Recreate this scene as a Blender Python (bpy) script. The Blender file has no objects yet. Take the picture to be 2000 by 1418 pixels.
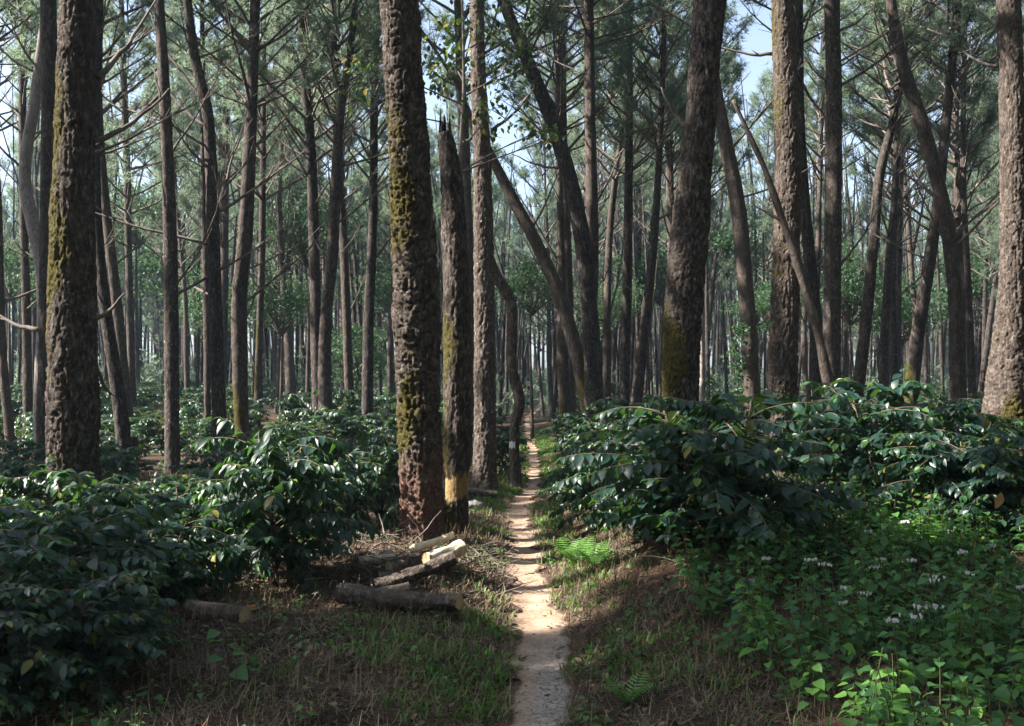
import bpy, math, random
import numpy as np
from mathutils import Vector, noise, Matrix

random.seed(7)
RNG = np.random.default_rng(11)
scene = bpy.context.scene
COL = scene.collection
EYE, F, HOR = 1.6, 2000.0, 760.0            # eye height, focal length in photo pixels, horizon row


def at(px, py, Y):
    """point of the place seen at that photo pixel at distance Y"""
    return np.array([(px - 1000.0) / F * Y, Y, EYE - (py - HOR) / F * Y])


ELEV, AZ = math.radians(42), math.radians(5)      # sun to the left
sdir = Vector((-math.cos(ELEV) * math.cos(AZ), -math.cos(ELEV) * math.sin(AZ), math.sin(ELEV)))

# ------------------------------------------------------------------ small helpers
def tag(o, label=None, cat=None, group=None, kind=None):
    if label: o['label'] = label
    if cat: o['category'] = cat
    if group: o['group'] = group
    if kind: o['kind'] = kind
    return o


def empty(name, loc, rz=0.0):
    o = bpy.data.objects.new(name, None)
    o.empty_display_size = 0.2
    COL.objects.link(o)
    o.location = [float(v) for v in loc]
    o.rotation_euler = (0, 0, rz)
    return o


def vnoise(x, y, seed=0):
    """value noise in numpy, 0..1"""
    x = np.asarray(x, float); y = np.asarray(y, float)
    xi = np.floor(x).astype(np.int64); yi = np.floor(y).astype(np.int64)
    fx = x - xi; fy = y - yi
    fx = fx * fx * (3 - 2 * fx); fy = fy * fy * (3 - 2 * fy)

    def h(a, b):
        n = (a * 374761393 + b * 668265263 + seed * 974634541) & 0x7fffffff
        n = ((n ^ (n >> 13)) * 1274126177) & 0x7fffffff
        n = n ^ (n >> 16)
        return (n & 0xffff) / 65535.0
    return (h(xi, yi) * (1 - fx) + h(xi + 1, yi) * fx) * (1 - fy) + (h(xi, yi + 1) * (1 - fx) + h(xi + 1, yi + 1) * fx) * fy


def fbm(x, y, seed=0, octv=4):
    s = 0; a = 0.5; t = 0
    for k in range(octv):
        s = s + a * vnoise(x * 2 ** k, y * 2 ** k, seed + k * 17); t += a; a *= 0.5
    return s / t


def sstep(a, b, x):
    t = np.clip((np.asarray(x, float) - a) / (b - a), 0, 1)
    return t * t * (3 - 2 * t)


class Geo:
    def __init__(self):
        self.v = []; self.n = 0; self.f = []; self.attr = {}

    def add(self, v, faces, mat=0, **attrs):
        v = np.asarray(v, float).reshape(-1, 3)
        faces = np.asarray(faces, np.int64)
        self.v.append(v)
        self.f.append((faces + self.n, mat))
        for k, val in attrs.items():
            self.attr.setdefault(k, []).append((self.n, np.broadcast_to(np.asarray(val, float), (len(v),))))
        self.n += len(v)

    def mesh(self, name, mats, smooth=True):
        me = bpy.data.meshes.new(name)
        V = np.concatenate(self.v)
        me.vertices.add(len(V))
        me.vertices.foreach_set('co', V.astype(np.float32).ravel())
        starts, loops, mi, tot = [], [], [], 0
        for f, m in self.f:
            k = f.shape[1]
            starts.append(tot + np.arange(len(f)) * k)
            loops.append(f.ravel()); mi.append(np.full(len(f), m)); tot += f.size
        me.loops.add(tot)
        me.loops.foreach_set('vertex_index', np.concatenate(loops).astype(np.int32))
        ns = np.concatenate(starts).astype(np.int32)
        me.polygons.add(len(ns))
        me.polygons.foreach_set('loop_start', ns)
        me.polygons.foreach_set('material_index', np.concatenate(mi).astype(np.int32))
        if smooth:
            me.polygons.foreach_set('use_smooth', np.ones(len(ns), bool))
        for k, lst in self.attr.items():
            a = me.attributes.new(k, 'FLOAT', 'POINT')
            data = np.zeros(len(V), np.float32)
            for n0, val in lst:
                data[n0:n0 + len(val)] = val
            a.data.foreach_set('value', data)
        for m in (mats if isinstance(mats, (list, tuple)) else [mats]):
            me.materials.append(m)
        me.update(calc_edges=True)
        me.validate()
        return me

    def build(self, name, mats, parent=None, loc=None, smooth=True):
        return put(name, self.mesh(name, mats, smooth), parent, loc)


def put(name, me, parent=None, loc=None, rot=None, scale=None):
    o = bpy.data.objects.new(name, me)
    COL.objects.link(o)
    if parent is not None: o.parent = parent
    if loc is not None: o.location = [float(v) for v in loc]
    if rot is not None: o.rotation_euler = rot
    if scale is not None: o.scale = scale if hasattr(scale, '__len__') else (scale,) * 3
    return o


def tube(g, pts, rad, n=8, mat=0, cap=True, **attrs):
    pts = np.asarray(pts, float); m = len(pts)
    rad = np.broadcast_to(np.asarray(rad, float), (m,))
    t = np.gradient(pts, axis=0); t /= np.linalg.norm(t, axis=1)[:, None] + 1e-9
    ref = np.array([1.0, 0, 0]) if abs(t[:, 0]).mean() < 0.7 else np.array([0, 0, 1.0])
    a = ref - (t @ ref)[:, None] * t; a /= np.linalg.norm(a, axis=1)[:, None] + 1e-9
    b = np.cross(t, a)
    th = np.arange(n) / n * 2 * np.pi
    V = pts[:, None, :] + rad[:, None, None] * (np.cos(th)[None, :, None] * a[:, None, :] + np.sin(th)[None, :, None] * b[:, None, :])
    i, j = np.meshgrid(np.arange(m - 1), np.arange(n), indexing='ij')
    q = np.stack([i * n + j, i * n + (j + 1) % n, (i + 1) * n + (j + 1) % n, (i + 1) * n + j], -1).reshape(-1, 4)
    base = g.n
    g.add(V.reshape(-1, 3), q, mat, **attrs)
    if cap:
        g.f.append((np.array([[base + k for k in range(n)][::-1], [base + (m - 1) * n + k for k in range(n)]]), mat))


# a leaf blade: six stations along, three across; folded along the midrib and bent down
LU = np.array([0, .14, .38, .62, .84, 1.0])
LEAF_OVAL = np.array([.04, .55, 1.0, .92, .5, .02])
LEAF_HEART = np.array([.35, .95, 1.0, .68, .32, .02])
LEAF_LANCE = np.array([.1, .7, 1.0, .8, .42, .02])


def blades(g, P, D, N, L, W, droop, fold=.18, prof=LEAF_OVAL, mat=0, **attrs):
    P = np.asarray(P, float); M = len(P)
    D = D / (np.linalg.norm(D, axis=1)[:, None] + 1e-9)
    S = np.cross(D, N); S /= np.linalg.norm(S, axis=1)[:, None] + 1e-9
    N = np.cross(S, D)
    L = np.broadcast_to(L, (M,)); W = np.broadcast_to(W, (M,)); droop = np.broadcast_to(droop, (M,))
    u = np.repeat(LU, 3); s = np.tile([-1.0, 0, 1.0], 6); w = np.repeat(prof, 3)
    wav = 0.10 * np.sin(u * 17) * np.abs(s)
    V = (P[:, None, :] + (L[:, None] * u[None, :] * (1 - .25 * np.abs(droop[:, None]) * u[None, :]))[:, :, None] * D[:, None, :]
         + (W[:, None] * .5 * (w * s)[None, :])[:, :, None] * S[:, None, :]
         + (-droop[:, None] * L[:, None] * (u ** 2)[None, :] + W[:, None] * .5 * (np.abs(s) * w * fold * 2 + wav * w)[None, :])[:, :, None] * N[:, None, :])
    q = []
    for k in range(5):
        for c in range(2):
            q.append([k * 3 + c, k * 3 + c + 1, (k + 1) * 3 + c + 1, (k + 1) * 3 + c])
    q = np.array(q)
    F_ = (q[None] + (np.arange(M) * 18)[:, None, None]).reshape(-1, 4)
    at_ = {k: np.repeat(np.broadcast_to(v, (M,)), 18) for k, v in attrs.items()}
    g.add(V.reshape(-1, 3), F_, mat, **at_)


def needles(g, P, D, K, L, W, spread, mat=0, rng=RNG):
    """K thin needle blades from each point P, around direction D"""
    M = len(P)
    P = np.repeat(P, K, 0); D = np.repeat(D, K, 0)
    d = D + rng.normal(0, spread, P.shape); d /= np.linalg.norm(d, axis=1)[:, None] + 1e-9
    s = np.cross(d, rng.normal(0, 1, P.shape)); s /= np.linalg.norm(s, axis=1)[:, None] + 1e-9
    l = (L * rng.uniform(.7, 1.15, len(P)))[:, None]
    tip = P + d * l; tip[:, 2] -= .12 * l[:, 0]
    V = np.stack([P - s * W * .5, P + s * W * .5, tip], 1).reshape(-1, 3)
    g.add(V, np.arange(len(V)).reshape(-1, 3), mat)


def unit(v):
    v = np.asarray(v, float)
    return v / (np.linalg.norm(v) + 1e-9)


# ------------------------------------------------------------------ materials
def new_mat(name):
    m = bpy.data.materials.new(name); m.use_nodes = True
    nt = m.node_tree; nt.nodes.clear()
    out = nt.nodes.new('ShaderNodeOutputMaterial')
    return m, nt, out


class NB:
    def __init__(self, nt): self.nt = nt

    def n(self, t, **kw):
        nd = self.nt.nodes.new(t)
        for k, v in kw.items():
            if k in nd.inputs.keys() if isinstance(k, str) else False: nd.inputs[k].default_value = v
            else: setattr(nd, k, v)
        return nd

    def l(self, a, b): self.nt.links.new(a, b)

    def noise(self, vec, scale, detail=4, rough=.55, dist=0):
        nd = self.nt.nodes.new('ShaderNodeTexNoise')
        nd.inputs['Scale'].default_value = scale; nd.inputs['Detail'].default_value = detail
        nd.inputs['Roughness'].default_value = rough; nd.inputs['Distortion'].default_value = dist
        if vec is not None: self.l(vec, nd.inputs['Vector'])
        return nd.outputs['Fac']

    def ramp(self, fac, stops):
        nd = self.nt.nodes.new('ShaderNodeValToRGB')
        e = nd.color_ramp.elements
        while len(e) < len(stops): e.new(.5)
        for el, (p, c) in zip(e, stops):
            el.position = p; el.color = (c if hasattr(c, '__len__') else (c, c, c)) + (1,) if hasattr(c, '__len__') else (c, c, c, 1)
        self.l(fac, nd.inputs['Fac'])
        return nd.outputs['Color']

    def mix(self, fac, a, b, mode='MIX'):
        nd = self.nt.nodes.new('ShaderNodeMix'); nd.data_type = 'RGBA'; nd.blend_type = mode
        for sock, val in ((nd.inputs['Factor'], fac), (nd.inputs['A'], a), (nd.inputs['B'], b)):
            if isinstance(val, bpy.types.NodeSocket): self.l(val, sock)
            elif hasattr(val, '__len__'): sock.default_value = tuple(val) + (1,)
            else: sock.default_value = val
        return nd.outputs['Result']

    def math(self, op, a, b=0.0, clamp=False):
        nd = self.nt.nodes.new('ShaderNodeMath'); nd.operation = op; nd.use_clamp = clamp
        for sock, val in ((nd.inputs[0], a), (nd.inputs[1], b)):
            if isinstance(val, bpy.types.NodeSocket): self.l(val, sock)
            else: sock.default_value = val
        return nd.outputs[0]

    def attr(self, name):
        nd = self.nt.nodes.new('ShaderNodeAttribute'); nd.attribute_name = name
        return nd.outputs['Fac']

    def coord(self, scale=(1, 1, 1)):
        tc = self.nt.nodes.new('ShaderNodeTexCoord'); mp = self.nt.nodes.new('ShaderNodeMapping')
        mp.inputs['Scale'].default_value = scale
        self.l(tc.outputs['Object'], mp.inputs['Vector'])
        return mp.outputs['Vector']

    def bump(self, h, strength, dist):
        nd = self.nt.nodes.new('ShaderNodeBump')
        nd.inputs['Strength'].default_value = strength; nd.inputs['Distance'].default_value = dist
        self.l(h, nd.inputs['Height'])
        return nd.outputs['Normal']


def bark_mat(name, dark, mid, light, plate=(14, 14, 6), bump=.7):
    m, nt, out = new_mat(name); b = NB(nt)
    v = b.coord(plate); v1 = b.coord((1, 1, 1))
    vo = nt.nodes.new('ShaderNodeTexVoronoi'); vo.feature = 'DISTANCE_TO_EDGE'
    nz = b.noise(v, 1.2, 4, .6)
    add = nt.nodes.new('ShaderNodeVectorMath'); add.operation = 'ADD'
    sc = nt.nodes.new('ShaderNodeVectorMath'); sc.operation = 'SCALE'; sc.inputs['Scale'].default_value = 2.0
    nc = nt.nodes.new('ShaderNodeTexNoise'); nc.inputs['Scale'].default_value = 2.2; nc.inputs['Detail'].default_value = 5; b.l(v, nc.inputs['Vector'])
    b.l(nc.outputs['Color'], sc.inputs[0]); b.l(v, add.inputs[0]); b.l(sc.outputs[0], add.inputs[1])
    b.l(add.outputs[0], vo.inputs['Vector']); vo.inputs['Scale'].default_value = 1.0
    crack = b.ramp(vo.outputs['Distance'], [(0, 0.0), (.16, 1.0)])
    fine = b.noise(b.coord((60, 60, 22)), 1.0, 6, .7)
    base = b.ramp(b.math('MULTIPLY', b.math('ADD', fine, nz), .5), [(.30, dark), (.5, mid), (.72, light)])
    big = b.noise(v1, 1.3, 3)
    base = b.mix(b.ramp(big, [(.35, 0.0), (.7, .55)]), base, mid, 'MIX')
    ckn = b.ramp(b.noise(v1, 7, 3), [(.35, 1.0), (.6, .25)])
    base = b.mix(b.math('MULTIPLY', b.math('SUBTRACT', 1.0, crack), b.math('MULTIPLY', ckn, .8)), base, tuple(c * .5 for c in dark))
    base = b.mix(b.ramp(b.noise(b.coord((24, 24, 10)), 1.0, 4, .65), [(.52, 0.0), (.70, .45)]), base, tuple(c * 1.25 for c in light))
    oi = nt.nodes.new('ShaderNodeObjectInfo')
    base = b.mix(b.math('MULTIPLY', oi.outputs['Random'], .45), base, b.mix(.5, base, (.26, .20, .17)))
    red = b.attr('red'); yel = b.attr('yellow'); moss = b.attr('moss')
    redc = b.ramp(fine, [(.3, (.05, .024, .018)), (.52, (.15, .082, .062)), (.75, (.36, .25, .20))])
    base = b.mix(red, base, redc)
    yelc = b.ramp(fine, [(.32, (.12, .075, .035)), (.5, (.30, .20, .09)), (.7, (.42, .31, .17))])
    base = b.mix(yel, base, yelc)
    mossn = b.noise(b.coord((9, 9, 7)), 1.0, 6, .7)
    mossm = b.math('MULTIPLY', b.math('MULTIPLY', b.math('SUBTRACT', b.math('ADD', moss, mossn), .78), 5.0, True), 1.0, True)
    mossc = b.ramp(fine, [(.3, (.018, .016, .005)), (.52, (.065, .055, .016)), (.78, (.16, .135, .05))])
    base = b.mix(mossm, base, mossc)
    lich = b.noise(b.coord((22, 22, 16)), 1.0, 3, .6)
    lm = b.math('MULTIPLY', b.ramp(lich, [(.62, 0.0), (.70, .75)]), b.attr('lichen'))
    base = b.mix(lm, base, (.46, .43, .39))
    p = nt.nodes.new('ShaderNodeBsdfPrincipled')
    p.inputs['Roughness'].default_value = .92; p.inputs['Specular IOR Level'].default_value = .15
    b.l(base, p.inputs['Base Color'])
    h = b.math('ADD', b.math('MULTIPLY', crack, .45), b.math('MULTIPLY', fine, .9))
    b.l(b.bump(h, bump, .02), p.inputs['Normal'])
    b.l(p.outputs[0], out.inputs['Surface'])
    return m


def leaf_mat(name, dark, light, trans, rough=.4, tmix=.3, spec=.5, young=None, odd=None):
    m, nt, out = new_mat(name); b = NB(nt)
    geo = nt.nodes.new('ShaderNodeNewGeometry')
    r = geo.outputs['Random Per Island']
    col = b.ramp(r, [(0, dark), (.75, light), (1.0, tuple(c * 1.35 for c in light))])
    if odd:
        col = b.mix(b.ramp(r, [(odd[1] - .005, 0.0), (odd[1], 1.0)]), col, odd[0])
    vein = b.noise(b.coord((30, 30, 30)), 1.0, 3)
    col = b.mix(b.ramp(vein, [(.35, .0), (.7, .35)]), col, dark)
    tcol = trans
    if young:
        yg = b.attr('young')
        col = b.mix(yg, col, young)
    p = nt.nodes.new('ShaderNodeBsdfPrincipled')
    p.inputs['Roughness'].default_value = rough; p.inputs['Specular IOR Level'].default_value = spec
    b.l(col, p.inputs['Base Color'])
    t = nt.nodes.new('ShaderNodeBsdfTranslucent')
    t.inputs['Color'].default_value = trans + (1,)
    if young:
        b.l(b.mix(b.attr('young'), trans, tuple(min(1, c * 1.7) for c in trans)), t.inputs['Color'])
    mx = nt.nodes.new('ShaderNodeMixShader'); mx.inputs[0].default_value = tmix
    b.l(p.outputs[0], mx.inputs[1]); b.l(t.outputs[0], mx.inputs[2])
    b.l(mx.outputs[0], out.inputs['Surface'])
    return m


def dirt_mat(name, stops, scale=6, bump=.6, crack=0.0, patch=None):
    m, nt, out = new_mat(name); b = NB(nt)
    v = b.coord()
    n1 = b.noise(v, scale, 8, .65); n2 = b.noise(v, scale * 9, 5, .7); n3 = b.noise(v, .7, 3)
    f = b.math('ADD', b.math('MULTIPLY', n1, .55), b.math('MULTIPLY', n2, .45))
    col = b.ramp(f, stops)
    if patch: col = b.mix(b.ramp(n3, [(.42, 0.0), (.62, .8)]), col, b.mix(.5, col, patch))
    h = f
    if crack:
        vo = nt.nodes.new('ShaderNodeTexVoronoi'); vo.feature = 'DISTANCE_TO_EDGE'; vo.inputs['Scale'].default_value = 9
        wv = nt.nodes.new('ShaderNodeVectorMath'); wv.operation = 'ADD'
        nn = nt.nodes.new('ShaderNodeTexNoise'); nn.inputs['Scale'].default_value = 6; b.l(v, nn.inputs['Vector'])
        b.l(v, wv.inputs[0]); b.l(nn.outputs['Color'], wv.inputs[1]); b.l(wv.outputs[0], vo.inputs['Vector'])
        ck = b.ramp(vo.outputs['Distance'], [(0, 0.0), (.06, 1.0)])
        at_ = b.attr('stony')
        stone = b.ramp(f, [(.35, (.13, .11, .095)), (.6, (.36, .315, .28))])
        stone = b.mix(ck, (.06, .05, .045), stone)
        col = b.mix(at_, col, stone)
        h = b.math('ADD', f, b.math('MULTIPLY', b.math('MULTIPLY', ck, at_), .5))
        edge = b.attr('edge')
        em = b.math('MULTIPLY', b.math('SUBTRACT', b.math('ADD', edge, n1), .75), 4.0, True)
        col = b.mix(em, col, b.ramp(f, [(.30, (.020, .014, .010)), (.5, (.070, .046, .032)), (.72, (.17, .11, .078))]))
    p = nt.nodes.new('ShaderNodeBsdfPrincipled')
    p.inputs['Roughness'].default_value = .95; p.inputs['Specular IOR Level'].default_value = .1
    b.l(col, p.inputs['Base Color'])
    b.l(b.bump(h, bump, .03), p.inputs['Normal'])
    b.l(p.outputs[0], out.inputs['Surface'])
    return m


def plain_mat(name, c1, c2, scale=20, rough=.85, island=False, tmix=0.0):
    m, nt, out = new_mat(name); b = NB(nt)
    if island:
        geo = nt.nodes.new('ShaderNodeNewGeometry'); f = geo.outputs['Random Per Island']
        col = b.ramp(f, [(0, c1), (1, c2)])
    else:
        col = b.ramp(b.noise(b.coord((1, 1, .35)), scale, 5, .65), [(.3, c1), (.7, c2)])
    p = nt.nodes.new('ShaderNodeBsdfPrincipled'); p.inputs['Roughness'].default_value = rough
    p.inputs['Specular IOR Level'].default_value = .2
    b.l(col, p.inputs['Base Color'])
    if tmix:
        t = nt.nodes.new('ShaderNodeBsdfTranslucent'); b.l(col, t.inputs['Color'])
        mx = nt.nodes.new('ShaderNodeMixShader'); mx.inputs[0].default_value = tmix
        b.l(p.outputs[0], mx.inputs[1]); b.l(t.outputs[0], mx.inputs[2]); b.l(mx.outputs[0], out.inputs['Surface'])
    else:
        b.l(p.outputs[0], out.inputs['Surface'])
    return m


M = {}
M['bark'] = bark_mat('pine bark', (.010, .009, .0085), (.046, .038, .033), (.27, .225, .195))
M['bark_far'] = bark_mat('pine bark slim', (.010, .009, .0085), (.040, .034, .031), (.19, .16, .143), (9, 9, 3), .5)
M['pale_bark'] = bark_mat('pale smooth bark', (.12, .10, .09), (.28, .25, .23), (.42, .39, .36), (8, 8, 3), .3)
M['twig'] = plain_mat('dead twig', (.055, .045, .04), (.20, .17, .15), 12)
M['palewood'] = plain_mat('bare wood', (.34, .26, .17), (.62, .54, .43), 18)
M['cutwood'] = plain_mat('cut wood end', (.36, .24, .13), (.62, .46, .30), 25)
M['redwood'] = plain_mat('orange split wood', (.32, .12, .04), (.55, .27, .12), 25)
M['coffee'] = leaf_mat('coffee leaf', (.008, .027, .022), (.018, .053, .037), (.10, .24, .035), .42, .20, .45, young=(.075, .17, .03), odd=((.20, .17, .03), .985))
M['coffee_stem'] = plain_mat('coffee stem', (.06, .045, .035), (.17, .13, .10), 15)
M['needle'] = leaf_mat('pine needles', (.050, .080, .060), (.15, .195, .145), (.30, .40, .26), .5, .48, .3)
M['broad'] = leaf_mat('broad leaf', (.014, .042, .022), (.038, .088, .040), (.12, .22, .08), .5, .35, .3)
M['yellowing'] = leaf_mat('yellowing leaf', (.016, .042, .014), (.036, .080, .02), (.11, .19, .03), .5, .30, .3, odd=((.34, .29, .03), .90))
M['herb'] = leaf_mat('herb leaf', (.020, .066, .026), (.05, .135, .045), (.15, .34, .055), .5, .30, .35, young=(.12, .26, .04))
M['herb_stem'] = plain_mat('herb stem', (.05, .06, .03), (.12, .10, .05), 20)
M['petal'] = plain_mat('white petals', (.68, .68, .70), (.82, .82, .84), 60)
M['grass'] = leaf_mat('grass blade', (.04, .10, .02), (.10, .19, .04), (.22, .36, .06), .5, .3, .3)
M['straw'] = plain_mat('dry straw', (.05, .037, .026), (.25, .19, .125), island=True)
M['litter'] = plain_mat('fallen leaf', (.045, .032, .022), (.22, .155, .105), island=True)
M['ground'] = dirt_mat('forest floor', [(.30, (.011, .009, .007)), (.5, (.040, .030, .022)), (.72, (.12, .088, .064))], 5, .9, patch=(.12, .068, .042))
M['path'] = dirt_mat('trodden dirt', [(.28, (.11, .072, .05)), (.5, (.30, .212, .155)), (.74, (.50, .385, .295))], 4, .5, crack=1.0)
M['stone'] = plain_mat('grey stone', (.12, .11, .11), (.30, .28, .28), 14)
M['paint'] = plain_mat('white paint mark', (.6, .6, .62), (.8, .8, .82), 30)
M['dryleaf'] = plain_mat('orange dry leaf', (.42, .19, .06), (.60, .34, .15), 20, tmix=.25)

# ------------------------------------------------------------------ terrain
PATH = np.array([(3.0, .08), (4.86, .10), (6.5, .15), (8.2, .15), (10, .14), (12.3, .07), (14.5, .12), (18.8, .42), (26.7, .55), (40, .62), (60, .9), (90, 3.0)])


def path_x(y): return np.interp(y, PATH[:, 0], PATH[:, 1]) + .035 * np.sin(np.asarray(y) * 1.15 + .5)


def path_hw(y): return np.interp(y, [4, 8, 12, 20, 40], [.165, .20, .20, .16, .15])


def ground(x, y):
    x = np.asarray(x, float); y = np.asarray(y, float)
    d = x - path_x(y)
    near = 1 - sstep(30, 60, y)
    z = -.075 * np.exp(-(d / .33) ** 2) * near
    z = z + .30 * sstep(.25, 1.5, d) * near * sstep(5.5, 9, y) + .10 * sstep(.3, 1.5, d) * near
    z = z + .05 * sstep(.2, .8, -d) * near
    z = z + .12 * np.exp(-((x + 1.1) / .7) ** 2 - ((y - 8.9) / .8) ** 2)
    z = z + (fbm(x * .45, y * .45, 3, 3) - .5) * .12 * sstep(.1, 1.0, np.abs(d))
    z = z + (fbm(x * 2.2, y * 2.2, 9, 4) - .5) * .11 * (1 - sstep(25, 60, y)) * (.25 + .75 * sstep(.12, .35, np.abs(d)))
    z = z + sstep(22, 60, y) * sstep(0, 12, -x) * .9 + sstep(60, 380, np.hypot(x, y)) * 9
    # worn wave in the trodden line
    z = z + .002 * np.sin(y * 3.7 + .6 * np.sin(y * 1.3)) * np.exp(-(d / .35) ** 2) * near
    return z


def gz(x, y): return float(ground(np.array([x]), np.array([y]))[0])


def hit(px, py, lift=0.0):
    """distance at which the sight line of that pixel meets the ground (plus lift)"""
    Y = 3.6
    while Y < 70:
        p = at(px, py, Y)
        if p[2] <= gz(p[0], Y) + lift: break
        Y += .02
    return Y


def axis(segs):
    out = []
    for a, b_, s in segs:
        out.append(np.arange(a, b_, s))
    return np.unique(np.round(np.concatenate(out + [[segs[-1][1]]]), 4))


gx = axis([(-400, -60, 20), (-60, -20, 2), (-20, -6, .5), (-6, -1.2, .09), (-1.2, 1.6, .04), (1.6, 6, .09), (6, 20, .5), (20, 60, 2), (60, 400, 20)])
gy = axis([(-60, -4, 4), (-4, 3.5, .4), (3.5, 13, .05), (13, 24, .12), (24, 60, .8), (60, 120, 4), (120, 420, 20)])
X, Y = np.meshgrid(gx, gy)
g = Geo()
nx, ny = len(gx), len(gy)
i, j = np.meshgrid(np.arange(ny - 1), np.arange(nx - 1), indexing='ij')
q = np.stack([i * nx + j, i * nx + j + 1, (i + 1) * nx + j + 1, (i + 1) * nx + j], -1).reshape(-1, 4)
g.add(np.stack([X, Y, ground(X, Y)], -1).reshape(-1, 3), q)
o = g.build('ground', M['ground'])
tag(o, 'brown forest floor of dry litter under the pines', 'ground', kind='structure')

# the trodden path: a strip just above the floor, its rim dipping under it
ys = np.concatenate([np.arange(3.0, 14, .05), np.arange(14, 30, .12), np.arange(30, 80, .5)])
ts = np.linspace(-1, 1, 15)
g = Geo()
YY, TT = np.meshgrid(ys, ts, indexing='ij')
hw = path_hw(YY) * 1.2 * (1 + .9 * (fbm(YY * 2.6, TT * 0 + np.sign(TT) * 3, 5, 3) - .5) * 2)
XX = path_x(YY) + hw * 1.15 * TT
ZZ = ground(XX, YY) + .014 - .045 * sstep(.84, 1.0, np.abs(TT))
m_, n_ = YY.shape
i, j = np.meshgrid(np.arange(m_ - 1), np.arange(n_ - 1), indexing='ij')
q = np.stack([i * n_ + j, i * n_ + j + 1, (i + 1) * n_ + j + 1, (i + 1) * n_ + j], -1).reshape(-1, 4)
stony = (1 - sstep(5.6, 7.6, YY + 1.2 * (fbm(XX * 5, YY * 2, 8, 3) - .5) * 2)) * sstep(-.5, .15, TT)
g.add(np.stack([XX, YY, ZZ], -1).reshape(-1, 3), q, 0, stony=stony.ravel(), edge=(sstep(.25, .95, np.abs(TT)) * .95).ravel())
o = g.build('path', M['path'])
tag(o, 'narrow trodden dirt footpath running straight into the pine wood', 'path', kind='structure')

# ------------------------------------------------------------------ trunks
def bark_disp(P, nrm, amp, cell, seed, coarse, zr=1.45):
    """outward bump of every bark point: plates parted by cracks, lumps on top"""
    out = np.empty(len(P))
    sx, sz = 1 / cell, 1 / (cell * zr)
    for k in range(len(P)):
        p = P[k]
        wob = noise.noise(Vector((p[0] * 9 + seed, p[1] * 9, p[2] * 7)))
        wo2 = noise.noise(Vector((p[0] * 9, p[1] * 9 + seed, p[2] * 7 + 5)))
        v = Vector((p[0] * sx + seed + wo2 * 1.1, p[1] * sx + wob * 1.1, p[2] * sz + wob * 1.5))
        d, pt = noise.voronoi(v)
        e = d[1] - d[0]
        e = min(1.0, e / .17); e = e * e * (3 - 2 * e)
        q = Vector((pt[0][0] * 9.1, pt[0][1] * 9.1, pt[0][2] * 9.1))
        c = noise.cell(q)
        tilt = (v[2] - pt[0][2]) * (noise.cell(q + Vector((31, 5, 2))) + .35) + (v[0] - pt[0][0] + v[1] - pt[0][1]) * noise.cell(q + Vector((3, 57, 2))) * .6
        l = noise.noise(Vector((p[0] * 5 + seed, p[1] * 5, p[2] * 4)))
        f2 = noise.noise(Vector((p[0] * 33, p[1] * 33 + seed, p[2] * 30)))
        fis = min(1.0, abs(noise.noise(Vector((p[0] * 15 + seed, p[1] * 15, p[2] * 2.4 + wob * .25)))) / .11)
        out[k] = -amp * 1.1 * (1 - fis) + amp * (e * (.5 + .6 * abs(c) + .35 * tilt) - .55 + coarse * (.6 * l + .25 * f2))
    return out


def smooth_interp(zq, zs, vals, win):
    v = np.interp(zq, zs, vals)
    return v


def catmull(zs, vals, zq):
    zs = np.asarray(zs); vals = np.asarray(vals)
    m = np.gradient(vals, zs) if len(zs) > 1 else np.zeros(1)
    k = np.clip(np.searchsorted(zs, zq) - 1, 0, len(zs) - 2)
    h = zs[k + 1] - zs[k]; t = (zq - zs[k]) / h
    return ((2 * t ** 3 - 3 * t ** 2 + 1) * vals[k] + (t ** 3 - 2 * t ** 2 + t) * h * m[k]
            + (-2 * t ** 3 + 3 * t ** 2) * vals[k + 1] + (t ** 3 - t ** 2) * h * m[k + 1])


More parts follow.
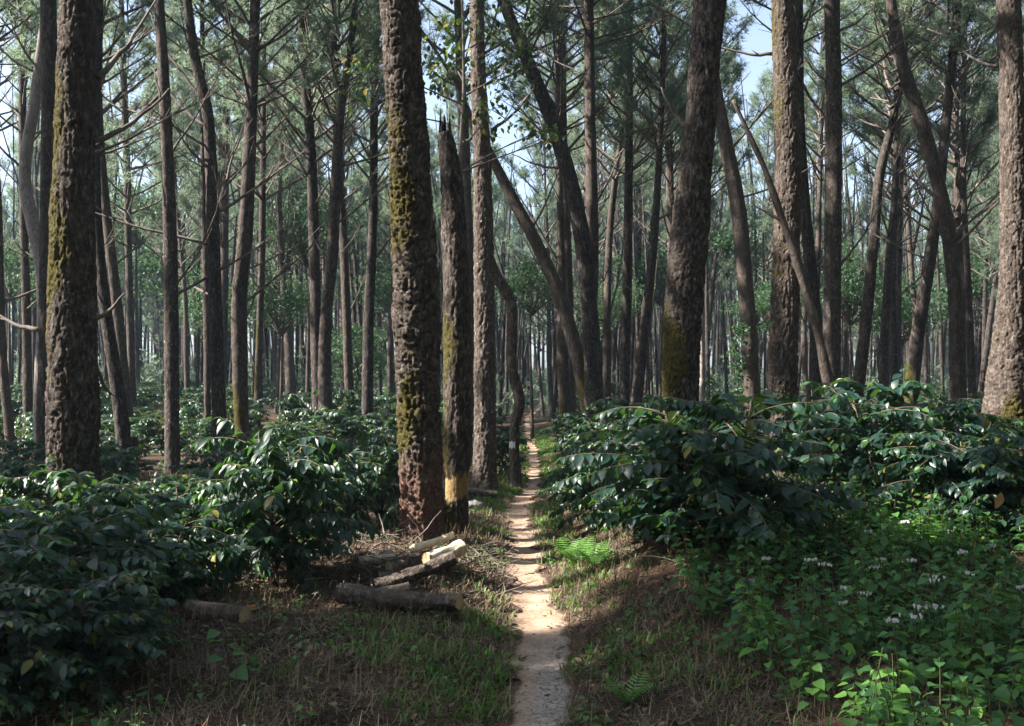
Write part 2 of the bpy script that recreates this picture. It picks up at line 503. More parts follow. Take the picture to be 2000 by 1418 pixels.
def trunk_mesh(name, cl_z, cl_x, cl_r, Yd, base, top, zvis, nseg, dz, amp, cell, seed, flare, mats, wear=None, coarse=1.0, broken=False, zr=1.45):
    """a continuous trunk: centre line x(z), radius r(z), in coordinates of its own base"""
    z0 = base[2] - .15
    zq = np.concatenate([np.arange(z0, min(zvis, top), dz), np.arange(min(zvis, top), top, .35), [top]]) if top > zvis else np.append(np.arange(z0, top, dz), top)
    zq = np.unique(np.round(zq, 4))
    cx = catmull(cl_z, cl_x, zq); r = np.maximum(catmull(cl_z, cl_r, zq), .012)
    r = r * (1 + flare * np.exp(-np.maximum(zq - base[2], 0) / .22))
    cy = np.full_like(zq, Yd) + .05 * np.sin(zq * .7 + seed)
    th = np.arange(nseg) / nseg * 2 * np.pi
    ct, st = np.cos(th), np.sin(th)
    lob = 1 + .05 * np.sin(2 * th[None] + seed + zq[:, None] * .5) + .03 * np.sin(3 * th[None] - zq[:, None] * .8 + seed)
    slope = np.gradient(cx, zq)
    nx_ = np.broadcast_to(ct[None], lob.shape); ny_ = np.broadcast_to(st[None], lob.shape)
    R = r[:, None] * lob
    P = np.stack([cx[:, None] + R * nx_, cy[:, None] + R * ny_, zq[:, None] - R * nx_ * slope[:, None] * .8], -1)
    P -= np.array([base[0], base[1], base[2]])
    flat = P.reshape(-1, 3)
    wr = wear(flat, np.tile(th, len(zq)), np.repeat(zq, nseg)) if wear else {}
    if amp > 0:
        vis = np.repeat(zq <= zvis + .2, nseg)
        nn = np.stack([nx_, ny_, np.zeros_like(lob)], -1).reshape(-1, 3)
        d = np.zeros(len(flat))
        d[vis] = bark_disp(flat[vis], nn[vis], amp, cell, seed, coarse, zr)
        d *= np.clip(np.repeat(r, nseg) / .12, .25, 1) * np.clip(1.35 - .13 * np.repeat(zq - base[2], nseg), .55, 1.35)
        if 'red' in wr: d *= 1 - .45 * wr['red']
        if 'yellow' in wr: d = d * (1 - .8 * wr['yellow']) - .018 * wr['yellow']
        flat = flat + nn * d[:, None]
    if broken:
        k = nseg * 3
        flat[-k:, 2] += np.tile(np.array([.10 * math.sin(a * 3.1 + 1) + .16 * math.sin(a + .5) + .10 * noise.cell(Vector((a * 2.3, 0, 0))) for a in th]), 3) * np.repeat([.3, .6, 1.0], nseg)
    m = len(zq)
    i, j = np.meshgrid(np.arange(m - 1), np.arange(nseg), indexing='ij')
    q = np.stack([i * nseg + j, i * nseg + (j + 1) % nseg, (i + 1) * nseg + (j + 1) % nseg, (i + 1) * nseg + j], -1).reshape(-1, 4)
    g = Geo(); g.add(flat, q, 0, **wr)
    g.f.append((np.array([[(m - 1) * nseg + k for k in range(nseg)]]), 0))
    return g.mesh(name, mats, smooth=nseg < 60)


# ------------------------------------------------------------------ pine crowns and dead branches (built once, shared)
def bent(p, d, L, up, n=6, jit=.06, rng=random):
    pts = [np.array(p, float)]; d = unit(d)
    for k in range(n):
        d = unit(d + np.array([rng.uniform(-jit, jit), rng.uniform(-jit, jit), up / n + rng.uniform(-jit, jit)]))
        pts.append(pts[-1] + d * L / n)
    return np.array(pts)


def pine_crown(seed, H=11.0, R=2.7, whorl=.52, leafy=.66, K=33, W=.017, Ln=.25, every=(2, 3)):
    rs = random.Random(seed); rng = np.random.default_rng(seed)
    g = Geo(); P, D = [], []
    z = 0.0; a0 = rs.random() * 6.28
    while z < H - .3:
        t = z / H
        nb = rs.choice([3, 4, 4, 5])
        for k in range(nb):
            a = a0 + k * 6.283 / nb + rs.uniform(-.4, .4)
            L = R * (1 - t) ** .75 * (1 if t > .12 else .8) * rs.uniform(.6, 1.15) + .35
            el = math.radians(rs.uniform(18, 42) + 22 * t)
            d = (math.cos(a) * math.cos(el), math.sin(a) * math.cos(el), math.sin(el))
            pts = bent((0, 0, z + rs.uniform(-.15, .15)), d, L, .35, 6, .10, rs)
            tube(g, pts, np.linspace(.032 * (L / 2.5) + .008, .006, 7), 4, 0, False)
            dead = t < .2 and rs.random() < .5
            ns = int(4 + L * 2.9)
            for s_ in range(ns):
                f = rs.uniform(.28, 1.0)
                kk = f * 6; i0 = min(int(kk), 5); p = pts[i0] + (pts[i0 + 1] - pts[i0]) * (kk - i0)
                dd = unit(pts[i0 + 1] - pts[i0])
                sd = unit(dd + np.array([rs.uniform(-.8, .8), rs.uniform(-.8, .8), rs.uniform(-.1, .7)]))
                SL = rs.uniform(.25, .6) * (1.15 - .4 * f)
                sp = bent(p, sd, SL, .3, 3, .12, rs)
                tube(g, sp, np.linspace(.008, .004, 4), 3, 0, False)
                if dead or rs.random() > leafy: continue
                for q_ in every:
                    P.append(sp[q_]); D.append(unit(sp[q_] - sp[q_ - 1]))
            if not dead:
                P.append(pts[-1]); D.append(unit(pts[-1] - pts[-2]))
        z += whorl * rs.uniform(.75, 1.25)
    K2 = K // 3
    P = np.repeat(np.array(P), 3, 0); D = np.repeat(np.array(D), 3, 0)
    needles(g, P + rng.normal(0, .085, P.shape), D * .7, K2 + 2, Ln, W, .66, 1, rng)
    return g.mesh('pine_crown', [M['twig'], M['needle']])


CROWNS = [pine_crown(101, 11, 2.7), pine_crown(102, 12, 2.4), pine_crown(103, 10, 3.0, .7), pine_crown(104, 12, 2.9, .6, .8), pine_crown(105, 9, 2.3, .55)]


def dead_branch(seed, L=2.2, fine=5):
    rs = random.Random(seed); g = Geo()
    pts = bent((0, 0, 0), (1, 0, .55), L, .3, 8, .07, rs)
    tube(g, pts, np.linspace(.03, .007, 9), 6)
    for k in range(fine):
        f = rs.uniform(.25, .92) * 8; i0 = int(f); p = pts[i0] + (pts[i0 + 1] - pts[i0]) * (f - i0)
        d = unit(pts[i0 + 1] - pts[i0]) + np.array([0, rs.uniform(-.9, .9), rs.uniform(-.2, .8)])
        sl = L * rs.uniform(.18, .42)
        sp = bent(p, d, sl, .25, 5, .08, rs)
        tube(g, sp, np.linspace(.012, .004, 6), 4)
        for k2 in range(3):
            q_ = sp[rs.randint(1, 4)]
            tube(g, bent(q_, unit(sp[-1] - sp[0]) + np.array([rs.uniform(-.8, .8), rs.uniform(-.8, .8), rs.uniform(-.2, .8)]), sl * .45, .1, 3, .15, rs), np.linspace(.006, .003, 4), 3)
    return g.mesh('dead_branch', M['twig'])


DENSE = [pine_crown(111, 11, 3.3, 1.0, .45, 70, .042, .36, (3,)), pine_crown(112, 11, 3.0, .95, .45, 70, .042, .36, (3,)), pine_crown(113, 11, 3.5, 1.1, .5, 72, .044, .38, (3,))]
SLIM = [pine_crown(114, 12, 1.9, .55, .9, 60, .044, .36, (2, 3)), pine_crown(115, 12, 2.1, .6, .9, 60, .044, .36, (2, 3))]  # opaque column crowns, only for the unseen pines that cast shade
BRANCHES = [dead_branch(200 + k, 1.6 + .25 * k, 3 + k) for k in range(6)]


def moss_wear(moss=0.0, z_min=None, z_hi=3.0, side=-1, red=None, yellow=None, lichen=0.0):
    def f(P, th, z):
        n = np.array([noise.noise(Vector((p[0] * 2.2, p[1] * 2.2, p[2] * 1.1 + moss * 9))) for p in P])
        face = .5 + .5 * np.cos(th) * side
        w = {'moss': np.clip(moss * (.35 + .65 * face) * (1 - sstep(z_hi - .8, z_hi + 1.0, z)) * (.55 + 1.5 * n), 0, .8)}
        if z_min: w['moss'] = w['moss'] * sstep(z_min - .4, z_min + .4, z + .4 * n)
        if red: w['red'] = (1 - sstep(red[0], red[1], z + .6 * n)) * .8
        if yellow: m2 = np.array([noise.noise(Vector((p[0] * 14, p[1] * 14, p[2] * 6))) for p in P]); w['yellow'] = sstep(yellow[0] - .03, yellow[0] + .03, z + .06 * n + .07 * m2) * (1 - sstep(yellow[1] - .03, yellow[1] + .03, z + .08 * n + .10 * m2))
        if red: w['moss'] = w['moss'] * (1 - w['red'])
        if yellow: w['moss'] = w['moss'] * (1 - w['yellow'])
        if lichen: w['lichen'] = np.full(len(P), lichen)
        return w
    return f


TREES = []


def pine(label, Yd, pts, crown=True, hc=None, height=None, branches=(), auto=0, detail=None, wear=None, mats=None,
         flare=.3, amp=None, broken=False, cs=1.0, group=None, name='pine_tree', cat='pine tree', cell=None, coarse=.9, zr=3.2):
    """pts: (row, column, width) of the trunk in the photo, from the top down"""
    seed = len(TREES) * 3.7 + 1.3
    P = sorted([(EYE - (py - HOR) / F * Yd, (px - 1000) / F * Yd, w / F * Yd * .5) for py, px, w in pts])
    z = [p[0] for p in P]; x = [p[1] for p in P]; r = [p[2] for p in P]
    sl = (x[1] - x[0]) / (z[1] - z[0])
    g0 = gz(x[0] + sl * (0 - z[0]) * .6, Yd)
    if z[0] > g0 - .15:
        z.insert(0, g0 - .2); x.insert(0, x[0] - sl * .6 * (z[1] - g0 + .2)); r.insert(0, r[0] * 1.03)
    else:
        z[0] = min(z[0], g0 - .2)
    base = np.array([np.interp(g0, z, x), Yd, g0])
    zvis = EYE + HOR / F * Yd + .3
    if broken:
        top = z[-1]
    else:
        H = height or random.uniform(16, 20)
        s = (x[-1] - x[-2]) / (z[-1] - z[-2]); zz, xx = z[-1], x[-1]; r0 = r[-1]; z00 = zz
        while zz < H - .1:
            st = min(2.0, H - zz); s *= .7; zz += st; xx += s * st
            z.append(zz); x.append(xx); r.append(max(.02, r0 * (1 - (zz - z00) / (H - z00 + .6))))
        top = z[-1]
    det = detail or (2 if Yd < 17 else 1)
    nseg, dz = {2: (64, .02), 1: (24, .06), 3: (96, .013)}[det]
    if amp is None: amp = {2: .016, 1: .011, 3: .020}[det]
    root = empty(name, base)
    TREES.append(root)
    tag(root, label, cat, group)
    me = trunk_mesh('trunk', np.array(z), np.array(x), np.array(r), Yd, base, top, zvis, nseg, dz, amp, cell or (.055 if det > 1 else .07), seed, flare,
                    mats or M['bark' if det > 1 else 'bark_far'], wear, coarse, broken, zr)
    put('trunk', me, root)
    if crown and not broken:
        h = hc or random.uniform(7.0, 9.0)
        if Yd <= 20: h = max(h, min(EYE + HOR / F * Yd + .9, 11))
        cx = float(catmull(np.array(z), np.array(x), np.array([h]))[0]) - base[0]
        cm = CROWNS[len(TREES) % len(CROWNS)] if Yd > 20 else DENSE[len(TREES) % 3]
        sc = (top - h) / 11.0
        put('crown', cm, root, (cx, 0, h - base[2]), (0, 0, random.uniform(0, 6.28)), (cs, cs, sc))
    for (py, px, py2, px2, dy) in branches:          # a limb from one pixel to another
        a = at(px, py, Yd); b_ = at(px2, py2, Yd + dy)
        L = np.linalg.norm(b_ - a)
        rs = random.Random(int(px + py)); gg = Geo()
        n = 9; t = np.linspace(0, 1, n)[:, None]
        mid = a + (b_ - a) * t + np.array([[0, 0, -.07 * L * math.sin(k / (n - 1) * math.pi)] for k in range(n)]) + np.array([[rs.uniform(-.012, .012) * L for _ in range(3)] for _ in range(n)])
        mid[0] = a
        tube(gg, mid - base, np.linspace(.012 * L ** .6 + .018, .009, n), 7)
        for k in range(max(2, int(L * 1.4))):
            f = rs.randint(2, n - 2); d = unit(b_ - a) + np.array([rs.uniform(-.8, .8), rs.uniform(-.5, .5), rs.uniform(-.4, .8)])
            tube(gg, bent(mid[f] - base, d, L * rs.uniform(.15, .35), .2, 4, .14, rs), np.linspace(.011, .004, 5), 4)
        gg.build('dead_branch', M['twig'], root)
    for k in range(auto):
        hmax = min(zvis - .3, 11); h = random.uniform(3.2, max(4.0, hmax))
        cx = float(catmull(np.array(z), np.array(x), np.array([h]))[0]) - base[0]
        rr = float(np.interp(h, z, r))
        a = random.choice([0, math.pi]) + random.uniform(-.9, .9)
        put('dead_branch', random.choice(BRANCHES), root, (cx + rr * .7 * math.cos(a), rr * .7 * math.sin(a), h - base[2]), (0, random.uniform(-.45, .3), a), random.uniform(.6, 1.15))
    return root


# near trees, each traced from its own place in the picture
pine('thick mossy dark pine trunk rising behind the bushes, leftmost of the big trunks', 9.5,
     [(0, 158, 70), (250, 150, 74), (480, 142, 84), (700, 138, 90), (900, 138, 94)], hc=14, height=21, detail=3,
     wear=moss_wear(.58, z_hi=5.2, z_min=1.7), amp=.022, branches=[(275, 185, 175, 330, .5), (150, 190, 0, 305, .8), (625, 180, 575, 242, -.3), (645, 78, 603, -20, .2), (690, 178, 770, 215, .3)])
pine('dark straight pine trunk half hidden behind the leftmost mossy trunk', 17,
     [(0, 97, 30), (200, 97, 31), (400, 93, 32), (700, 92, 32), (900, 90, 33)], auto=3, hc=14.5, height=20, branches=[(150, 84, 40, 20, .2), (130, 108, 60, 190, .4)], detail=1)
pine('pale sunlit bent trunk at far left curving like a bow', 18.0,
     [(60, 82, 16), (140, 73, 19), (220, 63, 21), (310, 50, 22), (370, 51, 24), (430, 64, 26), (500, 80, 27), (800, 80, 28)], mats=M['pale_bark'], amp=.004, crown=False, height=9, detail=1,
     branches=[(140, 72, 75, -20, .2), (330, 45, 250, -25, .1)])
pine('thin dark upright pine beside the pale bent trunk at the left edge', 25, [(0, 42, 13), (300, 46, 15), (600, 50, 16), (900, 54, 18)], auto=4)
pine('slanting dark pine at the very left edge of the wood', 22, [(0, -40, 14), (380, -8, 15), (620, 2, 17), (920, 27, 20)], auto=3)
pine('leaning dark pine just right of the leftmost mossy trunk, foot slanting right', 19.5,
     [(0, 190, 17), (300, 188, 19), (480, 194, 22), (650, 212, 24), (780, 230, 26), (915, 244, 28)], auto=4)
pine('slim leaning pine close behind the slanting one by the leftmost mossy trunk', 24,
     [(0, 196, 14), (250, 195, 16), (380, 203, 17), (600, 228, 19), (780, 248, 20), (890, 262, 22)], auto=3)
pine('very thin straight pine left of the rough pinkish trunk', 32, [(0, 238, 10), (300, 246, 13), (600, 254, 14), (860, 260, 16)], auto=3)
pine('straight pine with a pale sunlit left edge and scaly bark', 18.8,
     [(0, 312, 20), (150, 321, 22), (450, 331, 25), (700, 334, 27), (930, 337, 29)], auto=4, wear=moss_wear(.2, lichen=.7), amp=.010, branches=[(170, 325, 285, 185, -.2)])
pine('dark pine whose top sways left with many upswept bare branches', 19,
     [(0, 366, 15), (110, 380, 18), (220, 404, 21), (320, 411, 23), (450, 416, 25), (700, 425, 28), (900, 432, 30)], auto=7, hc=6.2,
     branches=[(200, 400, 20, 290, .4), (250, 405, 130, 295, .5), (400, 418, 230, 480, .5), (330, 408, 230, 330, -.3)])
pine('narrow dark pine standing directly behind the swaying dark pine', 24, [(200, 396, 11), (500, 402, 14), (900, 404, 16)], auto=2)
pine('tall dark pine with a mossy yellow foot behind the middle left bush', 20.5,
     [(0, 500, 19), (150, 494, 21), (300, 486, 24), (450, 478, 27), (580, 467, 29), (700, 469, 30), (916, 476, 30)], auto=5, hc=7.2, wear=moss_wear(.95, z_hi=1.6),
     branches=[(290, 492, 190, 585, .4), (130, 497, 215, 590, .3), (100, 496, 10, 420, .3), (620, 480, 560, 505, .1)])
pine('straight dark pine left of the pale forked trunk', 27, [(0, 588, 17), (110, 592, 18), (300, 607, 20), (480, 614, 22), (650, 618, 23), (862, 622, 25)], auto=6, hc=7.5)
pine('pale sunlit pine trunk that bends and forks beside dark pines', 25.5,
     [(0, 694, 12), (100, 684, 14), (220, 666, 17), (340, 657, 20), (500, 648, 22), (620, 636, 22), (740, 634, 26), (860, 638, 28)], auto=5, hc=8, wear=moss_wear(.4, z_hi=1.5, lichen=.4))
pine('dark slim pine leaning right just behind the pale forked trunk', 28, [(60, 652, 12), (350, 662, 16), (500, 672, 17), (700, 680, 18), (835, 685, 19)], auto=4)
pine('slim dark pine standing between the pale forked trunk and the big lumpy trunk', 29, [(0, 735, 14), (200, 731, 16), (450, 728, 18), (620, 720, 20), (820, 717, 22)], auto=5)
pine('greenish mossy thin trunk with a crooked bare side branch', 30, [(150, 516, 9), (430, 512, 12), (600, 508, 13), (830, 503, 15)], wear=moss_wear(.7, z_hi=4), auto=2, branches=[(640, 508, 560, 535, .1), (720, 500, 620, 470, .1)])
pine('forked dark tree with steep upswept limbs beyond the middle left bush', 38, [(180, 556, 7), (400, 545, 10), (520, 552, 13), (650, 563, 17), (750, 567, 20)], crown=False, height=14, auto=2,
     branches=[(520, 552, 300, 570, .5), (500, 550, 330, 520, .5), (560, 556, 260, 592, .8), (480, 548, 250, 530, .3)])
pine('massive lumpy pine trunk with flaking bark and reddish foot by the log pile', 10.5,
     [(0, 779, 72), (150, 787, 72), (300, 798, 76), (430, 804, 80), (540, 812, 84), (640, 815, 88), (720, 816, 84), (880, 822, 82), (1000, 825, 84), (1066, 825, 86)], hc=13.5, height=21, detail=3,
     wear=moss_wear(.50, z_hi=4.5, red=(.55, 1.25)), amp=.034, flare=.16, cell=.085, coarse=1.1, zr=1.15)
pine('broken mossy trunk with a bare yellow band near its foot', 11.2,
     [(252, 868, 24), (285, 874, 34), (330, 880, 42), (420, 886, 48), (560, 891, 52), (760, 893, 54), (900, 892, 52), (1050, 888, 44)], broken=True, detail=2,
     wear=moss_wear(.66, z_hi=2.3, yellow=(.42, .66)), amp=.016, flare=.1)
pine('speckled sunlit pine trunk left of the path with pale flaking bark', 16,
     [(0, 931, 28), (150, 934, 30), (300, 941, 33), (450, 944, 36), (700, 947, 40), (955, 947, 44)], hc=13, height=20, detail=2, wear=moss_wear(.15, lichen=1.0), amp=.018,
     branches=[(268, 925, 282, 884, -.1), (160, 925, 130, 895, .1), (255, 960, 170, 1045, .2)])
pine('thin pale trunk showing between the broken trunk and the speckled trunk', 21, [(100, 898, 16), (260, 906, 19), (500, 914, 21), (900, 920, 23)], auto=3, wear=moss_wear(.1, lichen=.5))
pine('crooked thin grey trunk with a white paint mark beside the path', 17,
     [(480, 950, 16), (530, 966, 18), (590, 998, 20), (650, 1000, 21), (720, 1000, 20), (790, 1015, 20), (830, 1006, 18), (880, 1004, 19), (945, 1008, 21)], wear=moss_wear(.0, lichen=.35), crown=False, height=4.6, amp=.003, flare=.15, detail=2)
pine('long dark trunk leaning from upper left down to a shared foot right of the path', 21.5,
     [(0, 982, 21), (100, 1022, 23), (200, 1064, 25), (330, 1108, 28), (460, 1136, 31), (600, 1150, 33), (700, 1158, 36), (830, 1160, 40)], auto=2, hc=8.6, branches=[(230, 1072, 130, 1150, .2), (330, 1108, 300, 1000, .3), (190, 1060, 60, 1095, .3)])
pine('leaning trunk with mossy yellow foot crossing low over the far path', 22.5,
     [(200, 905, 14), (310, 962, 18), (400, 1008, 22), (480, 1050, 24), (570, 1090, 26), (660, 1118, 28), (760, 1143, 30), (830, 1156, 32)], crown=False, height=8.6, wear=moss_wear(.9, z_hi=2.4, side=1), auto=1)
pine('straight tall pine rising from beside the two leaning trunks', 23,
     [(0, 1150, 19), (250, 1153, 21), (500, 1156, 25), (650, 1152, 28), (830, 1168, 30)], hc=9.5, auto=3, branches=[(115, 1158, 108, 1195, .1), (400, 1160, 300, 1210, .3)])
pine('slim straight pine left of the tall straight one, seen between the leaning trunks', 30, [(0, 1096, 13), (300, 1101, 15), (500, 1108, 19), (800, 1114, 22)], auto=4)
pine('pale mossy stump-thick trunk foot behind the lower leaning trunk', 27, [(300, 1092, 12), (520, 1096, 16), (650, 1098, 20), (810, 1104, 23)], wear=moss_wear(.55, z_hi=3), auto=2)
pine('pinkish slim pine full of fine upswept twigs left of the big dark trunk', 32, [(0, 1290, 10), (150, 1298, 12), (300, 1306, 14), (480, 1312, 16), (800, 1318, 18)], auto=9, hc=6.2)
pine('dark pine leaning left towards its foot, left of the big dark trunk', 28, [(300, 1288, 13), (430, 1280, 16), (560, 1268, 19), (700, 1252, 21), (830, 1240, 24)], auto=4)
pine('slender straight pine midway between the tall straight one and the big dark trunk', 30, [(150, 1230, 13), (330, 1228, 16), (550, 1225, 18), (800, 1220, 20)], auto=4)
pine('dark twin-stemmed slim pine right of the tall straight one', 33, [(250, 1215, 9), (420, 1194, 13), (600, 1186, 15), (800, 1184, 17)], auto=3, branches=[(620, 1188, 440, 1225, .2)])
pine('big dark trunk with mossy foot behind the large bush right of the path', 12.5,
     [(0, 1384, 62), (120, 1374, 58), (250, 1366, 57), (350, 1355, 62), (450, 1348, 70), (600, 1337, 70), (720, 1332, 70), (830, 1330, 70)], hc=12.5, height=20, detail=3,
     wear=moss_wear(.72, z_hi=2.4), amp=.018, branches=[(160, 1385, -60, 1425, .3), (250, 1340, 170, 1290, .2)])
pine('brown leaning pine close right of the big dark trunk, sunlit bark', 18, [(60, 1380, 20), (170, 1398, 23), (300, 1424, 27), (400, 1442, 30), (550, 1455, 32), (700, 1464, 35), (830, 1468, 37)], auto=3, wear=moss_wear(.1, lichen=.3))
pine('upright mossy trunk with cracked bark, sunlit near the top', 14,
     [(0, 1528, 46), (120, 1531, 46), (300, 1536, 48), (500, 1535, 50), (700, 1531, 52), (840, 1529, 54)], hc=9, detail=3, wear=moss_wear(.32, z_hi=7.5), amp=.022,
     branches=[(105, 1510, 92, 1410, .2), (130, 1550, 225, 1610, .2)])
pine('dark pine showing just right of the upright mossy trunk', 22, [(0, 1560, 15), (250, 1562, 18), (420, 1574, 21), (560, 1588, 24), (800, 1600, 26)], auto=3)
pine('straight grey pine trunk in full height right of the leaning dead pole', 18.5,
     [(0, 1626, 29), (200, 1630, 32), (350, 1628, 34), (600, 1624, 34), (790, 1622, 36)], hc=8.8, auto=4, wear=moss_wear(.1, lichen=.5), branches=[(60, 1640, 20, 1700, .2), (160, 1615, 110, 1570, .1)])
pine('thin pale far pine left of the straight grey trunk', 35, [(200, 1606, 8), (450, 1598, 10), (750, 1592, 12)], auto=2)
pine('brown sunlit pine bowing out to the right with a forked top', 20,
     [(0, 1738, 18), (80, 1752, 22), (160, 1774, 24), (230, 1800, 25), (330, 1828, 26), (430, 1850, 28), (550, 1864, 29), (680, 1868, 31), (790, 1868, 33)], auto=3, hc=7.6, branches=[(160, 1772, 0, 1700, .4), (120, 1762, 10, 1768, .4), (400, 1842, 330, 1780, .2), (330, 1830, 160, 1900, .4)])
pine('dark pine leaning left from behind the bowing brown pine', 25.5, [(0, 1775, 14), (130, 1762, 16), (230, 1746, 17), (340, 1718, 19), (480, 1704, 20), (620, 1692, 21), (760, 1678, 23)], auto=4, hc=8)
pine('slanting pine with mossy foot crossing behind the bowing brown pine', 24, [(0, 1872, 13), (120, 1858, 15), (280, 1843, 18), (420, 1830, 21), (540, 1812, 24), (650, 1793, 27), (760, 1780, 29)], auto=4, hc=8.5, wear=moss_wear(.9, z_hi=2.2))
pine('thick scaly pine at the right edge with a flared sunlit mossy foot', 13.5,
     [(0, 1971, 46), (200, 1975, 47), (400, 1977, 50), (580, 1976, 54), (680, 1972, 66), (760, 1972, 86), (850, 1974, 104)], hc=9, detail=3, wear=moss_wear(.6, z_hi=1.8), amp=.020, flare=.1,
     branches=[(50, 1950, 15, 1905, .2), (130, 1948, 100, 1880, .3)])
pine('pale pinkish twin trunk left of the slanting mossy-footed pine', 30, [(380, 1745, 10), (520, 1735, 14), (760, 1726, 17)], auto=2, wear=moss_wear(.0, lichen=.6))
pine('pale knotty slim trunk right against the pinkish twin trunk', 31, [(330, 1752, 9), (560, 1744, 13), (760, 1748, 16)], auto=4, wear=moss_wear(.0, lichen=.6))
pine('thin dark pine right of the bowing brown pine', 30, [(100, 1885, 9), (400, 1882, 11), (600, 1892, 13), (790, 1902, 15)], auto=4)
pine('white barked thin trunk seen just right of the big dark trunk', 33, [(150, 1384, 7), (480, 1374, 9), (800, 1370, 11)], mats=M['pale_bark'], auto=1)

# dead pole leaning across the view, snapped off at the top
def dead_pole():
    Yd = 11.6
    pts = [(195, 1432, 8), (330, 1494, 12), (500, 1553, 17), (650, 1598, 19), (830, 1634, 23), (960, 1660, 25)]
    P = np.array([at(px, py, Yd) for py, px, w in pts]); r = np.array([w / F * Yd * .5 for _, _, w in pts])
    P = P[::-1]; r = r[::-1]
    P[0, 2] = gz(P[0, 0], Yd) - .05
    t = np.linspace(0, len(P) - 1, 60)
    Q = np.stack([np.interp(t, np.arange(len(P)), P[:, k]) for k in range(3)], 1)
    for k in range(3): Q[1:-1, k] = (Q[:-2, k] + 2 * Q[1:-1, k] + Q[2:, k]) / 4
    rr = np.interp(t, np.arange(len(P)), r) * (1 + .12 * np.sin(t * 9))
    root = empty('dead_pole', Q[0])
    tag(root, 'leaning dead grey pole with a snapped tip, slanting across the mossy trunk', 'dead tree')
    gg = Geo(); tube(gg, Q - Q[0], rr, 10); gg.build('trunk', M['bark_far'], root)
    gg = Geo(); k = 40
    tube(gg, bent(Q[k] - Q[0], (-.75, .1, .5), .42, .3, 5, .1, random.Random(3)), np.linspace(.022, .006, 6), 6); gg.build('stub', M['twig'], root)


dead_pole()

# ------------------------------------------------------------------ the wood behind: slim pines, shared meshes
def far_trunk(seed, H=19, r0=.17):
    rs = random.Random(seed); n = 46
    z = np.linspace(-.3, H, n)
    x = np.cumsum([rs.gauss(0, .035) for _ in range(n)]); y = np.cumsum([rs.gauss(0, .035) for _ in range(n)])
    k = np.ones(7) / 7
    x = np.convolve(np.pad(x, 3, 'edge'), k, 'valid'); y = np.convolve(np.pad(y, 3, 'edge'), k, 'valid')
    x -= x[1]; y -= y[1]
    r = r0 * (1 - .9 * np.clip(z / H, 0, 1) ** 1.3) * (1 + .25 * np.exp(-np.maximum(z, 0) / .3))
    g = Geo(); tube(g, np.stack([x, y, z], 1), r * (1 + .06 * np.array([rs.uniform(-1, 1) for _ in range(n)])), 10)
    for q_ in range(26):
        i0 = rs.randint(9, 30); a = rs.uniform(0, 6.28); e = rs.uniform(-.1, .8)
        L = rs.uniform(.4, 1.9)
        p = bent((x[i0], y[i0], z[i0]), (math.cos(a), math.sin(a), e), L, .3, 4, .15, rs)
        tube(g, p, np.linspace(.018, .005, 5), 4, 0, False)
        for s_ in range(2):
            tube(g, bent(p[2], unit(p[-1] - p[0]) + np.array([rs.uniform(-.7, .7), rs.uniform(-.7, .7), rs.uniform(-.2, .6)]), L * .5, .2, 3, .15, rs), np.linspace(.009, .004, 4), 3, 0, False)
    return g.mesh('trunk', M['bark_far'])


FAR = [far_trunk(300 + k, 18 + k * .7, .13 + .018 * (k % 4)) for k in range(7)]
FAR_N = 0


def far_pine(x, y, label, group, s=1.0, hc=None, crowns=None):
    global FAR_N
    k = FAR_N; FAR_N += 1
    z = gz(x, y)
    root = empty('pine_tree', (x, y, z), random.uniform(0, 6.28))
    tag(root, label, 'pine tree', group)
    lean = (random.gauss(0, .035), random.gauss(0, .035))
    root.rotation_euler = (lean[0], lean[1], root.rotation_euler[2])
    root.scale = (s, s, s)
    put('trunk', FAR[k % len(FAR)], root)
    h = hc or random.uniform(4.5, 9.5)
    put('crown', random.choice(crowns or CROWNS), root, (0, 0, h), (0, 0, random.uniform(0, 6.28)), (random.uniform(.85, 1.2),) * 2 + ((19.5 - h) / 11,))
    return root


named = [(t.location.x, t.location.y) for t in TREES]
spots = []
tries = 0
while len(spots) < 200 and tries < 20000:
    tries += 1
    y = 30 + 85 * random.random() ** .8
    x = random.uniform(-.56 * y - 1, .56 * y + 1)
    if abs(x - path_x(y)) < .9: continue
    u = x / y
    if (.19 < u < .31 and random.random() < .6) or (-.03 < u < .06 and random.random() < .5) or (u < -.43 and random.random() < .4): continue
    mind = 2.6 if y < 60 else 3.0
    if any((x - a) ** 2 + (y - b_) ** 2 < mind ** 2 for a, b_ in spots + named): continue
    spots.append((x, y))
for x, y in spots:
    px = x / y
    if px < -.17: lb, gp = 'slim grey pine far back in the hazy wood left of the lumpy trunk', 'far pines in the wood on the left'
    elif px < .16: lb, gp = 'slim grey pine far back in the hazy wood around the end of the path', 'far pines around the end of the path'
    else: lb, gp = 'slim grey pine far back in the hazy wood right of the big dark trunk', 'far pines in the wood on the right'
    far_pine(x, y, lb, gp, random.choice([random.uniform(.6, .85), random.uniform(.85, 1.2)]))

